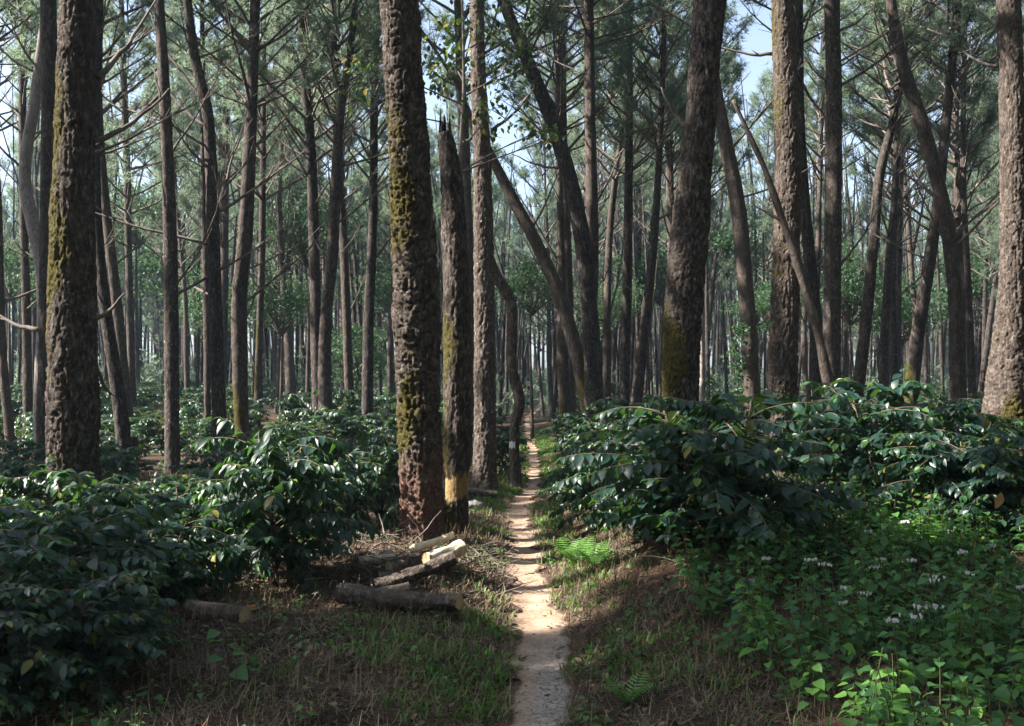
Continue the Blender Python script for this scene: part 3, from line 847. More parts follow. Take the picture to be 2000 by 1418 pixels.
# unseen pines added round the clearing shade it; these points are kept sunlit
LIT = [(-.95, 10.3, z) for z in (.3, 1.2, 2.1, 3.0, 3.9, 5.0)] + [(.12, y, 0) for y in (7.6, 8.6, 9.6, 10.6, 12, 14, 16.5, 19, 25, 32)] + [(3.6, 13.9, z) for z in (3.2, 4.4, 5.6)] + \
    [(6.1, 12.7, z) for z in (.3, 1.0, 2.2, 3.6, 5)] + [(-.45, 16, z) for z in (1.2, 2.5, 4, 6)] + [(-1.75, 8, 1.25), (-2.2, 8.2, 1.0), (-2.9, 9.6, .9), (-3.3, 8.2, 1.2), (-.55, 9.9, .3), (-.7, 9.6, .35), (-1.0, 9.0, .3), (.9, 9.5, .1), (1.1, 8.9, .25), (-4.2, 9.4, .8), (-4.2, 9.4, 3.3), (1.0, 10.6, 1.2), (3.8, 10, 1.7), (2.9, 5.0, .2)]


def on_ray(p, z):
    t = (z - p[2]) / sdir.z
    return p[0] + sdir.x * t, p[1] + sdir.y * t


def blocks(x, y, r=3.4):
    return any((on_ray(p, z)[0] - x) ** 2 + (on_ray(p, z)[1] - y) ** 2 < (r * (1 - (z - 7) / 15)) ** 2 for p in LIT for z in (7.5, 9, 11, 13, 15, 18))


rs_ = random.Random(5)
BEHIND = []
tries = 0
while len(BEHIND) < 190 and tries < 9000:       # unseen trees added behind and right of the view to block skylight
    tries += 1
    x, y = rs_.uniform(-16, 34), rs_.uniform(-36, 30)
    if abs(x) < .56 * y + 2 or (x * x + y * y < 12) or (x < 2 and y > -3) or blocks(x, y): continue
    if any((x - a) ** 2 + (y - b_) ** 2 < 8 for a, b_ in named + spots + BEHIND): continue
    BEHIND.append((x, y))
# unseen pines placed left of the view to cast shade: place, crown kind, crown height, turn, girth, length
SHADE_PINES = [[-12.29, 4.94, 3, 7.53, 4.21, 1.08, 1.14], [-9.86, 11.19, 1, 8.13, 5.02, 0.75, 0.89], [-15.47, 3.37, 1, 7.73, 4.34, 1.08, 1.13], [-7.7, 7.81, 1, 8.61, 2.47, 0.72, 1.05], [-13.43, 13.0, 2, 8.04, 2.02, 0.71, 1.11], [-7.2, 5.27, 4, 5.25, 2.76, 1.05, 0.92], [-18.04, 13.56, 2, 6.2, 0.65, 0.74, 1.08], [-22.02, 15.91, 1, 7.7, 0.52, 1.05, 1.13], [-16.04, 15.67, 2, 7.25, 3.65, 1.07, 0.9], [-21.88, 9.84, 4, 7.84, 5.39, 0.93, 0.92], [-21.93, 12.98, 1, 8.03, 3.81, 1.02, 1.02], [-19.66, 11.99, 1, 9.02, 1.83, 0.81, 1.03], [-8.96, 5.54, 2, 9.18, 0.76, 1.15, 0.91], [-20.0, 15.94, 4, 9.32, 1.53, 0.88, 0.98]]
for x, y, k, h, rz, sx, sz in SHADE_PINES:
    root = empty('pine_tree', (x, y, gz(x, y)))
    tag(root, 'unseen pine added beside the clearing to shade the path', 'pine tree', 'unseen shade pines beside the clearing')
    put('trunk', FAR[int(k)], root)
    put('crown', (DENSE + SLIM)[int(k)], root, (0, 0, h), (0, 0, rz), (sx, sx, sz))


def round_wood():  # unseen ring of trees, added to keep low skylight off the clearing
    rng = np.random.default_rng(93); g = Geo(); rs = random.Random(93)
    P, D = [], []
    for k in range(330 + len(BEHIND)):
        a = rs.uniform(math.radians(-5), math.radians(-5) - math.pi * 1.05 + math.radians(-40)); r = rs.uniform(36, 66)
        x, y = r * math.cos(a), r * math.sin(a)
        if k >= 330: x, y = BEHIND[k - 330]
        elif y > 0 and abs(x) < .6 * y + 6: continue
        lo = 2.0 if k < 330 else 6.0
        z0 = gz(x, y); H = rs.uniform(16, 21)
        tube(g, [(x, y, z0 - .3), (x + rs.gauss(0, .3), y, z0 + H * .5), (x, y, z0 + H)], [.19, .13, .03], 6, 0, False)
        n = 110 if k < 330 else 190; t = rng.random(n) ** .9; aa = rng.uniform(0, 6.28, n); rr = 3.2 * (1 - t) ** .7 * np.sqrt(rng.random(n)) + .2
        P.append(np.stack([x + rr * np.cos(aa), y + rr * np.sin(aa), z0 + lo + t * (H - lo + .5) + rr * .3], 1))
        D.append(np.stack([np.cos(aa) * .6, np.sin(aa) * .6, np.full(n, .5)], 1))
    needles(g, np.concatenate(P), np.concatenate(D), 8, .6, .11, .7, 1, rng)
    o = g.build('unseen_wood', [M['bark_far'], M['needle']])
    tag(o, 'dense unseen pine wood added beyond the edges of the view to block skylight', 'wood', kind='stuff')


round_wood()


def far_wood():
    rng = np.random.default_rng(91); g = Geo(); rs = random.Random(91)
    P, D = [], []
    for k in range(520):
        y = rs.uniform(84, 165); x = rs.uniform(-.58 * y, .58 * y); z0 = gz(x, y)
        H = rs.uniform(15, 21); lx, ly = rs.gauss(0, .5), rs.gauss(0, .5)
        tube(g, [(x, y, z0 - .3), (x + lx * .5, y + ly, z0 + H * .5), (x + lx, y, z0 + H)], [.19, .13, .03], 6, 0, False)
        n = 130; t = rng.random(n) ** .8; a = rng.uniform(0, 6.28, n); r = 2.9 * (1 - t) ** .7 * np.sqrt(rng.random(n)) + .2
        P.append(np.stack([x + lx * .8 + r * np.cos(a), y + r * np.sin(a), z0 + 5.5 + t * (H - 5.0) + r * .35], 1))
        D.append(np.stack([np.cos(a) * .6, np.sin(a) * .6, np.full(n, .5)], 1))
    for k in range(800):
        y = rs.uniform(46, 112); x = rs.uniform(-.56 * y, .56 * y); z0 = gz(x, y); H = rs.uniform(12, 19); r0 = rs.uniform(.07, .14)
        if abs(x - path_x(y)) < 1.2: continue
        l1, l2 = rs.gauss(0, .5), rs.gauss(0, .8)
        tube(g, [(x, y, z0 - .3), (x + l1 * .4, y, z0 + H * .3), (x + l1, y, z0 + H * .6), (x + l2, y, z0 + H)], [r0, r0 * .85, r0 * .6, .02], 6, 0, False)
    for k in range(1500):
        y = rs.uniform(54, 165); x = rs.uniform(-.58 * y, .58 * y); z0 = gz(x, y); n = 40
        if abs(x - path_x(y)) < 2 and y < 80: continue
        P.append(np.stack([x + rng.normal(0, .9, n), y + rng.normal(0, .9, n), z0 + np.abs(rng.normal(.9, .9, n))], 1)); D.append(rng.normal(0, 1, (n, 3)))
    needles(g, np.concatenate(P), np.concatenate(D), 7, .55, .075, .7, 1, rng)
    o = g.build('far_wood', [M['bark_far'], M['needle']])
    tag(o, 'hazy mass of pines closing the view at the very back', 'wood', kind='stuff')


far_wood()

# ------------------------------------------------------------------ coffee bushes
def coffee_bush(seed, H=1.35, R=.75, nb=34, lf=1.0):
    rs = random.Random(seed); rng = np.random.default_rng(seed)
    gl, gs = Geo(), Geo()
    P, D, N, L, yg = [], [], [], [], []
    stems = []
    for k in range(rs.choice([2, 3, 3, 4])):
        a = rs.uniform(0, 6.28); rr = rs.uniform(.02, .10)
        lean = rs.uniform(.05, .32)
        p = bent((rr * math.cos(a), rr * math.sin(a), -.05), (lean * math.cos(a), lean * math.sin(a), 1), H * rs.uniform(.85, 1.02), .1, 10, .06, rs)
        stems.append(p); tube(gs, p, np.linspace(.018, .006, 11), 6)
    for b_ in range(nb):
        st = stems[b_ % len(stems)]
        f = .16 + .82 * ((b_ + rs.random()) / nb)
        kk = f * 10; i0 = min(int(kk), 9); p = st[i0] + (st[i0 + 1] - st[i0]) * (kk - i0)
        a = b_ * 2.399 + rs.uniform(-.4, .4)
        Lb = R * (.62 + .75 * math.sin(min(1, f * 1.25) * 2.3) * .62) * rs.uniform(.6, 1.15) * (1 - .25 * (f > .85))
        br = bent(p, (math.cos(a), math.sin(a), rs.uniform(.2, 1.2)), Lb, -1.0, 9, .08, rs)
        tube(gs, br, np.linspace(.008, .003, 10), 4, 0, False)
        axes = [br]
        for q_ in range(rs.choice([0, 1, 2])):
            i1 = rs.randint(2, 6)
            dd = unit(br[i1 + 1] - br[i1]) + np.array([rs.uniform(-.9, .9), rs.uniform(-.9, .9), rs.uniform(-.1, .4)])
            sb = bent(br[i1], dd, Lb * rs.uniform(.3, .55), -.4, 6, .08, rs)
            tube(gs, sb, np.linspace(.005, .0025, 7), 3, 0, False); axes.append(sb)
        for ax in axes:
            nn = len(ax)
            step = np.linalg.norm(ax[1] - ax[0])
            cnt = max(3, int(step * (nn - 1) / .062))
            for c in range(cnt):
                t = (c + 1) / cnt
                if t < .22 and rs.random() < .7: continue
                k2 = t * (nn - 1); i2 = min(int(k2), nn - 2); pos = ax[i2] + (ax[i2 + 1] - ax[i2]) * (k2 - i2)
                d = unit(ax[i2 + 1] - ax[i2]); side = unit(np.cross(d, (0, 0, 1)))
                for sgn in (-1, 1):
                    if rs.random() < .08: continue
                    ld = d * rs.uniform(.35, .75) + side * sgn + np.array([0, 0, rs.uniform(-1.2, .15)])
                    P.append(pos); D.append(ld); N.append((rs.gauss(0, .5), rs.gauss(0, .5), 1.0))
                    L.append(rs.uniform(.10, .168) * (1 - .35 * (t > .93)))
                    yg.append(max(0, (t - .86) * 4) * rs.random() * (.25 + .75 * (f > .7)))
            P.append(ax[-1]); D.append(ax[-1] - ax[-2]); N.append((0, 0, 1.0)); L.append(rs.uniform(.06, .11)); yg.append(rs.uniform(.2, .9))
    L = np.array(L)
    blades(gl, np.array(P), np.array(D), np.array(N), L, L * rng.uniform(.40, .52, len(L)), rng.uniform(.15, .6, len(L)), .16, LEAF_OVAL, 0, young=np.array(yg))
    return gs.mesh('stem', M['coffee_stem']), gl.mesh('foliage', M['coffee'])


COFFEE = [coffee_bush(400 + k, 1.3 + .08 * (k % 3), .72 + .05 * (k % 4), 46 + 3 * (k % 3)) for k in range(7)]
BIGC = [coffee_bush(450 + k, 1.42, .80, 74) for k in range(5)]
nC = 0


def bush(x, y, h, r, label, group='coffee bushes', big=False, rz=None):
    global nC
    pool = BIGC if big else COFFEE
    s, f = pool[nC % len(pool)]; nC += 1
    root = empty('coffee_bush', (x, y, gz(x, y)), random.uniform(0, 6.28) if rz is None else rz)
    tag(root, label, 'bush', group)
    H0, R0 = 1.42, .85
    sc = h / H0; wd = min(max(r / R0, .8 * sc), 1.3 * sc)
    root.scale = (wd, wd, sc)
    put('stem', s, root); put('foliage', f, root)
    return root


def bush_px(px, top, Yd, r, label, big=True, extra=0):
    x = (px - 1000) / F * Yd
    h = EYE - (top - HOR) / F * Yd - gz(x, Yd) + extra
    return bush(x, Yd, h, r, label, 'coffee bushes beside the clearing', big)


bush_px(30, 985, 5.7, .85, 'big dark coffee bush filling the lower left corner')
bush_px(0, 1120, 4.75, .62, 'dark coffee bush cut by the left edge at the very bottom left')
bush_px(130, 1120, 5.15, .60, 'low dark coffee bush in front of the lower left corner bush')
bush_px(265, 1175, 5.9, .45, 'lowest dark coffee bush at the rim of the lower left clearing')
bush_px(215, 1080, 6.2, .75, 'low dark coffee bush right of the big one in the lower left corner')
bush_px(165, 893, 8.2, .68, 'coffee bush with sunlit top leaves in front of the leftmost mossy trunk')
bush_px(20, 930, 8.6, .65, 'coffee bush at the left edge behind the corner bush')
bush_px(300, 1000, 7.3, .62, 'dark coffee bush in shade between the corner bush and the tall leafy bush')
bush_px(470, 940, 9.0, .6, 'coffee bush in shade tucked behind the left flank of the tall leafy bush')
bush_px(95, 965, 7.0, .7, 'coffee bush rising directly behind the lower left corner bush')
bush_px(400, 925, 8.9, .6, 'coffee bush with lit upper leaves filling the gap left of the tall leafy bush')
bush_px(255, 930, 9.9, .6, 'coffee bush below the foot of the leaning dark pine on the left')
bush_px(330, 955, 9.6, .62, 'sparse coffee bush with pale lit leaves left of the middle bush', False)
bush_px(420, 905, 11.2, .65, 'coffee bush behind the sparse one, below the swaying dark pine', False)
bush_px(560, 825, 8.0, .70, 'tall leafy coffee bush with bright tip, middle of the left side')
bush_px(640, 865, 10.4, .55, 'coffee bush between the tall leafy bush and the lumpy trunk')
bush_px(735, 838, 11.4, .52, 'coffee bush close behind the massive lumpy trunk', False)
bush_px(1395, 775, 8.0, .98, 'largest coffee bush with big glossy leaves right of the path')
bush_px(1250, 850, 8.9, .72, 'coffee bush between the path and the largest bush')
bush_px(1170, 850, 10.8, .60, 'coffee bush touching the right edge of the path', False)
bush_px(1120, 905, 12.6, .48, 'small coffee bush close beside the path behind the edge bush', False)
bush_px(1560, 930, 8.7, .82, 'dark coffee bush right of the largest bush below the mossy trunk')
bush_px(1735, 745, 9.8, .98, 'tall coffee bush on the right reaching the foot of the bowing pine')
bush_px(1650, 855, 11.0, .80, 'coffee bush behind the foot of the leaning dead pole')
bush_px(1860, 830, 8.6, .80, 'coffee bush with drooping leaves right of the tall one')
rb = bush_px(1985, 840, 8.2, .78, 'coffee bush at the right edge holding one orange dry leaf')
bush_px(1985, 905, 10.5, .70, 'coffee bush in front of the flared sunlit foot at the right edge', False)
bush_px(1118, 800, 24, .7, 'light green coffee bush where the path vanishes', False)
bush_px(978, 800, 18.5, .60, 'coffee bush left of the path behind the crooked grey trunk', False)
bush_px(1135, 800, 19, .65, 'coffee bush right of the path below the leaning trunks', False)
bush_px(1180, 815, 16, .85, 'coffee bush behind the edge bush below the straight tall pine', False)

taken = [(o.location.x, o.location.y) for o in COL.objects if o.name.startswith('coffee_bush')]
tries = 0; cnt = 0
while cnt < 175 and tries < 30000:
    tries += 1
    y = 11.5 + 46 * random.random() ** 1.2
    x = random.uniform(-.55 * y, .55 * y)
    if abs(x - path_x(y)) < 1.4: continue
    if x < 0 and y < 14 and x > -1.9: continue
    md = 1.25 if y < 25 else 1.5
    if any((x - a) ** 2 + (y - b_) ** 2 < md ** 2 for a, b_ in taken): continue
    if any((x - a) ** 2 + (y - b_) ** 2 < .25 for a, b_ in named): continue
    taken.append((x, y)); cnt += 1
    if x < 0: lb, gp = 'coffee bush in the shaded understory among the pines left of the path', 'understory coffee bushes left of the path'
    else: lb, gp = 'coffee bush in the shaded understory among the pines right of the path', 'understory coffee bushes right of the path'
    bush(x, y, random.uniform(1.1, 1.65) * ((.55 + .45 * float(sstep(17, 27, y))) if x < 0 else .74), random.uniform(.75, 1.05), lb, gp)

# the orange leaf hanging on the bush at the right edge
p = at(1955, 975, 7.35)
g = Geo(); blades(g, np.array([[0, 0, .05]]), np.array([[-.25, -.1, -1.0]]), np.array([[.3, -1.0, .1]]), .13, .075, .2, .12, LEAF_OVAL)
dl = g.build('dry_leaf', M['dryleaf'], rb)
dl.matrix_parent_inverse = Matrix.Identity(4)
rb_m = Matrix.LocRotScale(rb.location, rb.rotation_euler, rb.scale)
dl.matrix_basis = rb_m.inverted() @ Matrix.Translation(Vector([float(v) for v in p]))
dl['label'] = 'orange dry leaf hanging among green ones'

# ------------------------------------------------------------------ broadleaf trees
def broad_crown(seed, R, leaves, leaf, mat, clumps=14, flat=.8):
    rs = random.Random(seed); rng = np.random.default_rng(seed)
    g = Geo(); P, D, N = [], [], []
    for c in range(clumps):
        d = unit([rs.gauss(0, 1), rs.gauss(0, 1), rs.gauss(.1, .8)]); cc = d * R * rs.uniform(.25, .95) * np.array([1, 1, flat])
        tube(g, bent((0, 0, -R * .7), cc - np.array([0, 0, -R * .7]), np.linalg.norm(cc - np.array([0, 0, -R * .7])), .1, 6, .07, rs), np.linspace(.03, .006, 7), 5, 0, False)
        k = leaves // clumps
        pp = cc + rng.normal(0, R * .17, (k, 3)) * np.array([1.2, 1.2, .6])
        P.append(pp); D.append(rng.normal(0, 1, (k, 3)) + np.array([0, 0, -.4])); N.append(rng.normal(0, .5, (k, 3)) + np.array([0, 0, 1]))
    P = np.concatenate(P); D = np.concatenate(D); N = np.concatenate(N)
    L = rng.uniform(.7, 1.2, len(P)) * leaf
    blades(g, P, D, N, L, L * .55, rng.uniform(.1, .5, len(P)), .12, LEAF_OVAL, 1)
    return g.mesh('crown', [M['twig'], mat])


BROAD = [broad_crown(501, 1.9, 4200, .11, M['broad'], 26), broad_crown(502, 1.6, 3600, .11, M['broad'], 24)]


def broad_tree(px, py, Yd, s, label, k, cat='tree'):
    grp = 'dim broadleaf trees deep in the wood' if label.startswith('dim') else None
    c = at(px, py, Yd); z = gz(c[0], Yd)
    root = empty('broadleaf_tree', (c[0], Yd, z)); tag(root, label, cat, grp)
    g = Geo(); h = c[2] - z
    tube(g, bent((0, 0, -.1), (0, 0, 1), h - s * 1.1 + .1, 0, 8, .02, random.Random(k)), np.linspace(.08, .035, 9) * s, 8)
    g.build('trunk', M['bark_far'], root)
    put('crown', BROAD[k % 2], root, (0, 0, h), (0, 0, k * 1.3), s)


broad_tree(600, 440, 40, 1.25, 'bright green sunlit broadleaf tree between the dark pines left of the lumpy trunk', 0)
broad_tree(1040, 560, 34, .85, 'small dark green broadleaf tree above the far path', 1)
broad_tree(548, 585, 34, .9, 'low green broadleaf tree behind the greenish mossy trunk', 0)
broad_tree(1510, 600, 40, 1.0, 'green broadleaf tree seen left of the upright mossy trunk', 1)
broad_tree(1660, 560, 42, 1.2, 'green broadleaf tree behind the straight grey pine', 0)
broad_tree(700, 690, 46, 1.3, 'teal green broadleaf tree low behind the slim dark pine', 1)
broad_tree(270, 420, 48, 1.4, 'pale green broadleaf tree behind the very thin straight pine', 1)


for k, (px, py, Yd, sc) in enumerate([(420, 600, 44, 1.2), (330, 520, 52, 1.5), (140, 560, 47, 1.3), (20, 520, 50, 1.4), (770, 560, 50, 1.3), (1190, 600, 46, 1.2), (1290, 520, 52, 1.5), (1420, 480, 50, 1.4), (1760, 600, 44, 1.2), (1900, 560, 48, 1.4), (1980, 480, 52, 1.4)]):
    broad_tree(px, py, Yd, sc, 'dim green broadleaf tree deep in the wood among the far pines', k)


def yellowing_tree():
    Yd = 14.2; rs = random.Random(77); rng = np.random.default_rng(77)
    b0 = at(906, 1000, Yd); z = gz(b0[0], Yd); base = np.array([b0[0], Yd, z])
    root = empty('broadleaf_sapling', base)
    tag(root, 'slender pale sapling with dark and yellowing leaves between the lumpy and speckled trunks', 'tree')
    g = Geo()
    line = np.array([at(x_, y_, Yd) for x_, y_ in [(906, 1120), (908, 800), (900, 500), (898, 300), (906, 180), (905, 60), (900, -60)]]); line[0, 2] = z - .05
    t = np.linspace(0, 6, 50); Q = np.stack([np.interp(t, np.arange(7), line[:, k]) for k in range(3)], 1)
    for _ in range(3):
        Q[1:-1] = (Q[:-2] + 2 * Q[1:-1] + Q[2:]) / 4
    tube(g, Q - base, np.linspace(.035, .015, 50), 8)
    g.build('trunk', M['pale_bark'], root)
    g = Geo(); P, D, N = [], [], []
    for (px, py, sx, sy, n) in [(880, 110, 40, 60, 150), (1000, 130, 45, 70, 170), (960, 220, 50, 40, 110), (1075, 260, 22, 14, 46), (1035, 255, 14, 6, 26), (705, 120, 22, 60, 80), (690, 190, 22, 25, 36), (850, 160, 18, 25, 40), (925, 50, 40, 40, 70), (1020, 30, 30, 40, 60)]:
        c = at(px, py, Yd + rs.uniform(-.5, .5)) - base
        k = int(np.argmin(np.abs(Q[:, 2] - base[2] - c[2] + .5))); st = Q[k] - base
        lim = bent(st, c - st, np.linalg.norm(c - st) * 1.05, 0, 7, .05, rs)
        tube(g, lim, np.linspace(.014, .004, 8), 5, 0, False)
        s_ = np.array([sx / F * Yd, .35, sy / F * Yd])
        pp = c + rng.normal(0, .6, (n, 3)) * s_
        P.append(pp); D.append(rng.normal(0, 1, (n, 3)) + np.array([0, 0, -.7])); N.append(rng.normal(0, .5, (n, 3)) + np.array([0, -.3, 1]))
        for q_ in range(5):
            e = pp[rs.randint(0, n - 1)]; s0 = lim[rs.randint(4, 7)]
            tube(g, bent(s0, e - s0, np.linalg.norm(e - s0), 0, 4, .06, rs), np.linspace(.006, .003, 5), 4, 0, False)
    P = np.concatenate(P); L = rng.uniform(.06, .115, len(P))
    blades(g, P, np.concatenate(D), np.concatenate(N), L, L * .62, rng.uniform(.1, .5, len(P)), .12, LEAF_OVAL, 1)
    g.build('crown', [M['twig'], M['yellowing']], root)


yellowing_tree()


def ivy():
    Yd = 17.6; rng = np.random.default_rng(5); rs = random.Random(5)
    root = empty('climbing_ivy', (at(1440, 0, Yd)[0], Yd, gz(at(1440, 0, Yd)[0], Yd)))
    tag(root, 'leafy ivy climbing left of the brown leaning pine', 'ivy')
    b0 = np.array(root.location); g = Geo(); P = []
    line = [at(1446, 830, Yd), at(1440, 720, Yd), at(1444, 640, Yd)]
    line[0][2] = b0[2]
    Q = np.array([line[0] + (line[1] - line[0]) * t for t in np.linspace(0, 1, 8)] + [line[1] + (line[2] - line[1]) * t for t in np.linspace(.1, 1, 6)]) - b0
    Q[:, 0] += np.sin(np.arange(len(Q)) * 1.1) * .02
    gs = Geo(); tube(gs, Q, np.linspace(.012, .005, len(Q)), 5); gs.build('stem', M['coffee_stem'], root)
    idx = rng.integers(0, len(Q), 420); pp = Q[idx] + rng.normal(0, 1, (420, 3)) * np.array([.085, .08, .07])
    blades(g, pp, rng.normal(0, 1, (420, 3)) + np.array([0, -.3, -.6]), rng.normal(0, .5, (420, 3)) + np.array([0, -1, .5]), rng.uniform(.05, .09, 420), rng.uniform(.04, .07, 420), .2, .12, LEAF_HEART)
    g.build('foliage', M['broad'], root)


ivy()

# white mark on the crooked trunk
ct = next(t for t in TREES if t['label'].startswith('crooked'))
g = Geo(); c = at(1003, 868, 17) - np.array(ct.location)
zs = np.linspace(-.06, .05, 9)
th = np.linspace(math.pi * 1.2, math.pi * 1.6, 14)
V = np.array([[c[0] + .0885 * math.cos(a), .02 + .0885 * math.sin(a) + .02, c[2] + z * (1 + .3 * math.sin(a * 9))] for z in zs for a in th])
i, j = np.meshgrid(np.arange(8), np.arange(13), indexing='ij')
g.add(V, np.stack([i * 14 + j, i * 14 + j + 1, (i + 1) * 14 + j + 1, (i + 1) * 14 + j], -1).reshape(-1, 4))
g.build('paint_mark', M['paint'], ct)

# ------------------------------------------------------------------ logs
def log(px1, py1, Y1, px2, py2, Y2, w, label, mat='bark', amp=.010, lift=0.0, lift2=0.0, endmat='cutwood'):
    Y1 = hit(px1, py1 + w * .35, lift); Y2 = hit(px2, py2 + w * .35, lift + lift2)
    a = at(px1, py1, Y1); b_ = at(px2, py2, Y2); w *= 1.15
    L = np.linalg.norm(b_ - a); r = w / F * (Y1 + Y2) * .25
    root = empty('log', a); tag(root, label, 'log')
    d = unit(b_ - a); s = unit(np.cross(d, (0, 0, 1))); u = np.cross(s, d)
    n, m = 26, max(14, int(L / .03)); seed = px1 * .37
    V = np.empty((m, n, 3))
    for k in range(m):
        t = k / (m - 1)
        for q_ in range(n):
            th = q_ / n * 6.2832
            rr = r * (1 + .08 * math.sin(t * 5 + seed) + .05 * math.sin(2 * th + seed)) * (1 - .12 * t)
            p = d * L * t + (s * math.cos(th) + u * math.sin(th)) * rr
            e = noise.noise(Vector((math.cos(th) * 3 + seed, math.sin(th) * 3, t * L * 5))) + .7 * noise.noise(Vector((math.cos(th) * 8, math.sin(th) * 8 + seed, t * L * 16)))
            V[k, q_] = p + (s * math.cos(th) + u * math.sin(th)) * e * amp + u * (-.02 * L * math.sin(t * math.pi))
    i, j = np.meshgrid(np.arange(m - 1), np.arange(n), indexing='ij')
    q = np.stack([i * n + j, i * n + (j + 1) % n, (i + 1) * n + (j + 1) % n, (i + 1) * n + j], -1).reshape(-1, 4)
    g = Geo(); g.add(V.reshape(-1, 3), q, 0)
    g.build('bark', M[mat], root)
    for row, c, sg in ((V[0], np.zeros(3), -1), (V[-1], d * L, 1)):
        g = Geo()
        vv = np.concatenate([row * .995 + c * .005 - sg * d * .002, [c + sg * d * .004]])
        g.add(vv, [[k, (k + 1) % n, n] for k in range(n)])
        g.build('cut_end', M[endmat], root, smooth=False)
    return root


log(800, 1074, 10.0, 886, 1044, 10.25, 14, 'pale barkless pole, topmost of the log pile, against the lumpy trunk', 'palewood', .004, .16, .14)
log(836, 1096, 9.75, 902, 1068, 10.05, 30, 'short thick pale log just below the barkless pole on the pile', 'palewood', .012, .12, .10)
log(735, 1146, 9.0, 890, 1086, 9.6, 27, 'long dark bark log slanting up to a pale sunlit end', 'bark', .014, .08, .20)
log(790, 1138, 9.2, 862, 1120, 9.35, 30, 'dark log tucked under the slanting bark log', 'bark', .012)
log(664, 1158, 8.5, 898, 1176, 8.45, 34, 'longest log lying level along the front of the pile', 'bark', .019, .05, .05)
log(720, 1186, 8.25, 846, 1182, 8.15, 26, 'short weathered log lying lowest in front of the level log', 'bark', .012)
log(742, 1128, 9.2, 880, 1104, 9.3, 24, 'thin dark log lying behind the slanting log on the pile', 'bark', .010, .02, .06)
log(690, 1172, 8.5, 800, 1150, 8.9, 26, 'grey log end poking out between the level log and the slanting log', 'bark', .012, .03, .05)
log(760, 1112, 9, 862, 1084, 9, 32, 'thick brown log slab wedged between the pale short log and the slanting log', 'bark', .014, .04, .05)
log(700, 1098, 9, 772, 1088, 9, 20, 'pale chopped chunk lying left of the lumpy trunk foot', 'palewood', .010, .0, .02)
log(368, 1188, 7.8, 480, 1204, 7.6, 34, 'reddish log half buried in dry twigs left of the tall leafy bush', 'bark', .012)
log(452, 1194, 7.95, 498, 1188, 7.95, 12, 'split orange piece of wood on the half buried reddish log', 'redwood', .008, endmat='redwood')
log(900, 962, 15.6, 968, 968, 15.4, 20, 'grey log lying at the foot of the speckled sunlit trunk', 'bark', .01)


def stone(px, py, Yd, r, label):
    Yd = hit(px, py + 6); c = at(px, py, Yd); z = gz(c[0], Yd)
    root = empty('stone', (c[0], Yd, z)); tag(root, label, 'stone')
    import bmesh
    bm = bmesh.new(); bmesh.ops.create_icosphere(bm, subdivisions=4, radius=1)
    for v in bm.verts:
        e = 1 + .35 * noise.noise(v.co * 1.3 + Vector((px, 0, 0))) + .12 * noise.noise(v.co * 4)
        v.co = Vector((v.co.x * r[0] * e, v.co.y * r[1] * e, max(v.co.z, -.4) * r[2] * e + r[2] * .5))
    me = bpy.data.meshes.new('stone'); bm.to_mesh(me); bm.free()
    me.polygons.foreach_set('use_smooth', np.ones(len(me.polygons), bool)); me.materials.append(M['stone'])
    put('rock', me, root)


stone(925, 992, 13.8, (.11, .10, .09), 'grey rounded stone left of the path near the speckled trunk')
stone(755, 1092, 9.9, (.09, .07, .06), 'pale stone beside the foot of the lumpy trunk')
stone(1480, 1140, 6.9, (.06, .05, .04), 'small grey stone in shade under the dark coffee bush')

# ------------------------------------------------------------------ ground cover
def scatter(n, xr, yr, dens, rng):
    x = rng.uniform(*xr, n); y = rng.uniform(*yr, n)
    keep = rng.random(n) < dens(x, y)
    x, y = x[keep], y[keep]
    return x, y, ground(x, y)


def off_path(x, y, m=.02):
    return np.abs(x - path_x(y)) > path_hw(y) + m


def in_herbs(x, y):
    edge = np.interp(y, [3.8, 4.9, 5.8, 6.8, 8.0, 9.0], [1.45, 1.42, 1.20, 1.05, 1.35, 2.2])
    return (x > edge + .35 * (fbm(x * 0 + 3, y * 1.8, 21, 3) - .5)) & (y < 9.0)


rng = np.random.default_rng(31)
# dry grass, needles and stalks lying and standing
x, y, z = scatter(330000, (-7, 7), (3.4, 19), lambda x, y: np.where(off_path(x, y, -.10 + .12 * vnoise(x * 5, y * 5, 3)), (.45 + .55 * sstep(.38, .6, fbm(x * 1.6, y * 1.6, 41, 3))) * (np.abs(x) < .55 * y + .6) * np.clip(8.5 / y, 0, 1) ** 1.2, 0.012), rng)
n = len(x); a = rng.uniform(0, 6.28, n); el = np.abs(rng.normal(0, .45, n)); L = rng.uniform(.04, .17, n)
up = rng.random(n) < .22; el[up] = rng.uniform(.7, 1.5, up.sum())
D = np.stack([np.cos(a) * np.cos(el), np.sin(a) * np.cos(el), np.sin(el)], 1)
S = np.stack([-np.sin(a), np.cos(a), np.zeros(n)], 1) * (rng.uniform(.0012, .0035, n) * (.7 + .06 * y))[:, None]
P = np.stack([x, y, z + .004 + .012 * rng.random(n)], 1)
V = np.stack([P - S, P + S, P + D * L[:, None] + S * .3 - [0, 0, .01], P + D * L[:, None] - S * .3 - [0, 0, .01]], 1).reshape(-1, 3)
g = Geo(); g.add(V, np.arange(len(V)).reshape(-1, 4))
o = g.build('dry_grass', M['straw'], smooth=False); tag(o, 'dry straw and pine needles strewn over the forest floor', 'dry grass', kind='stuff')

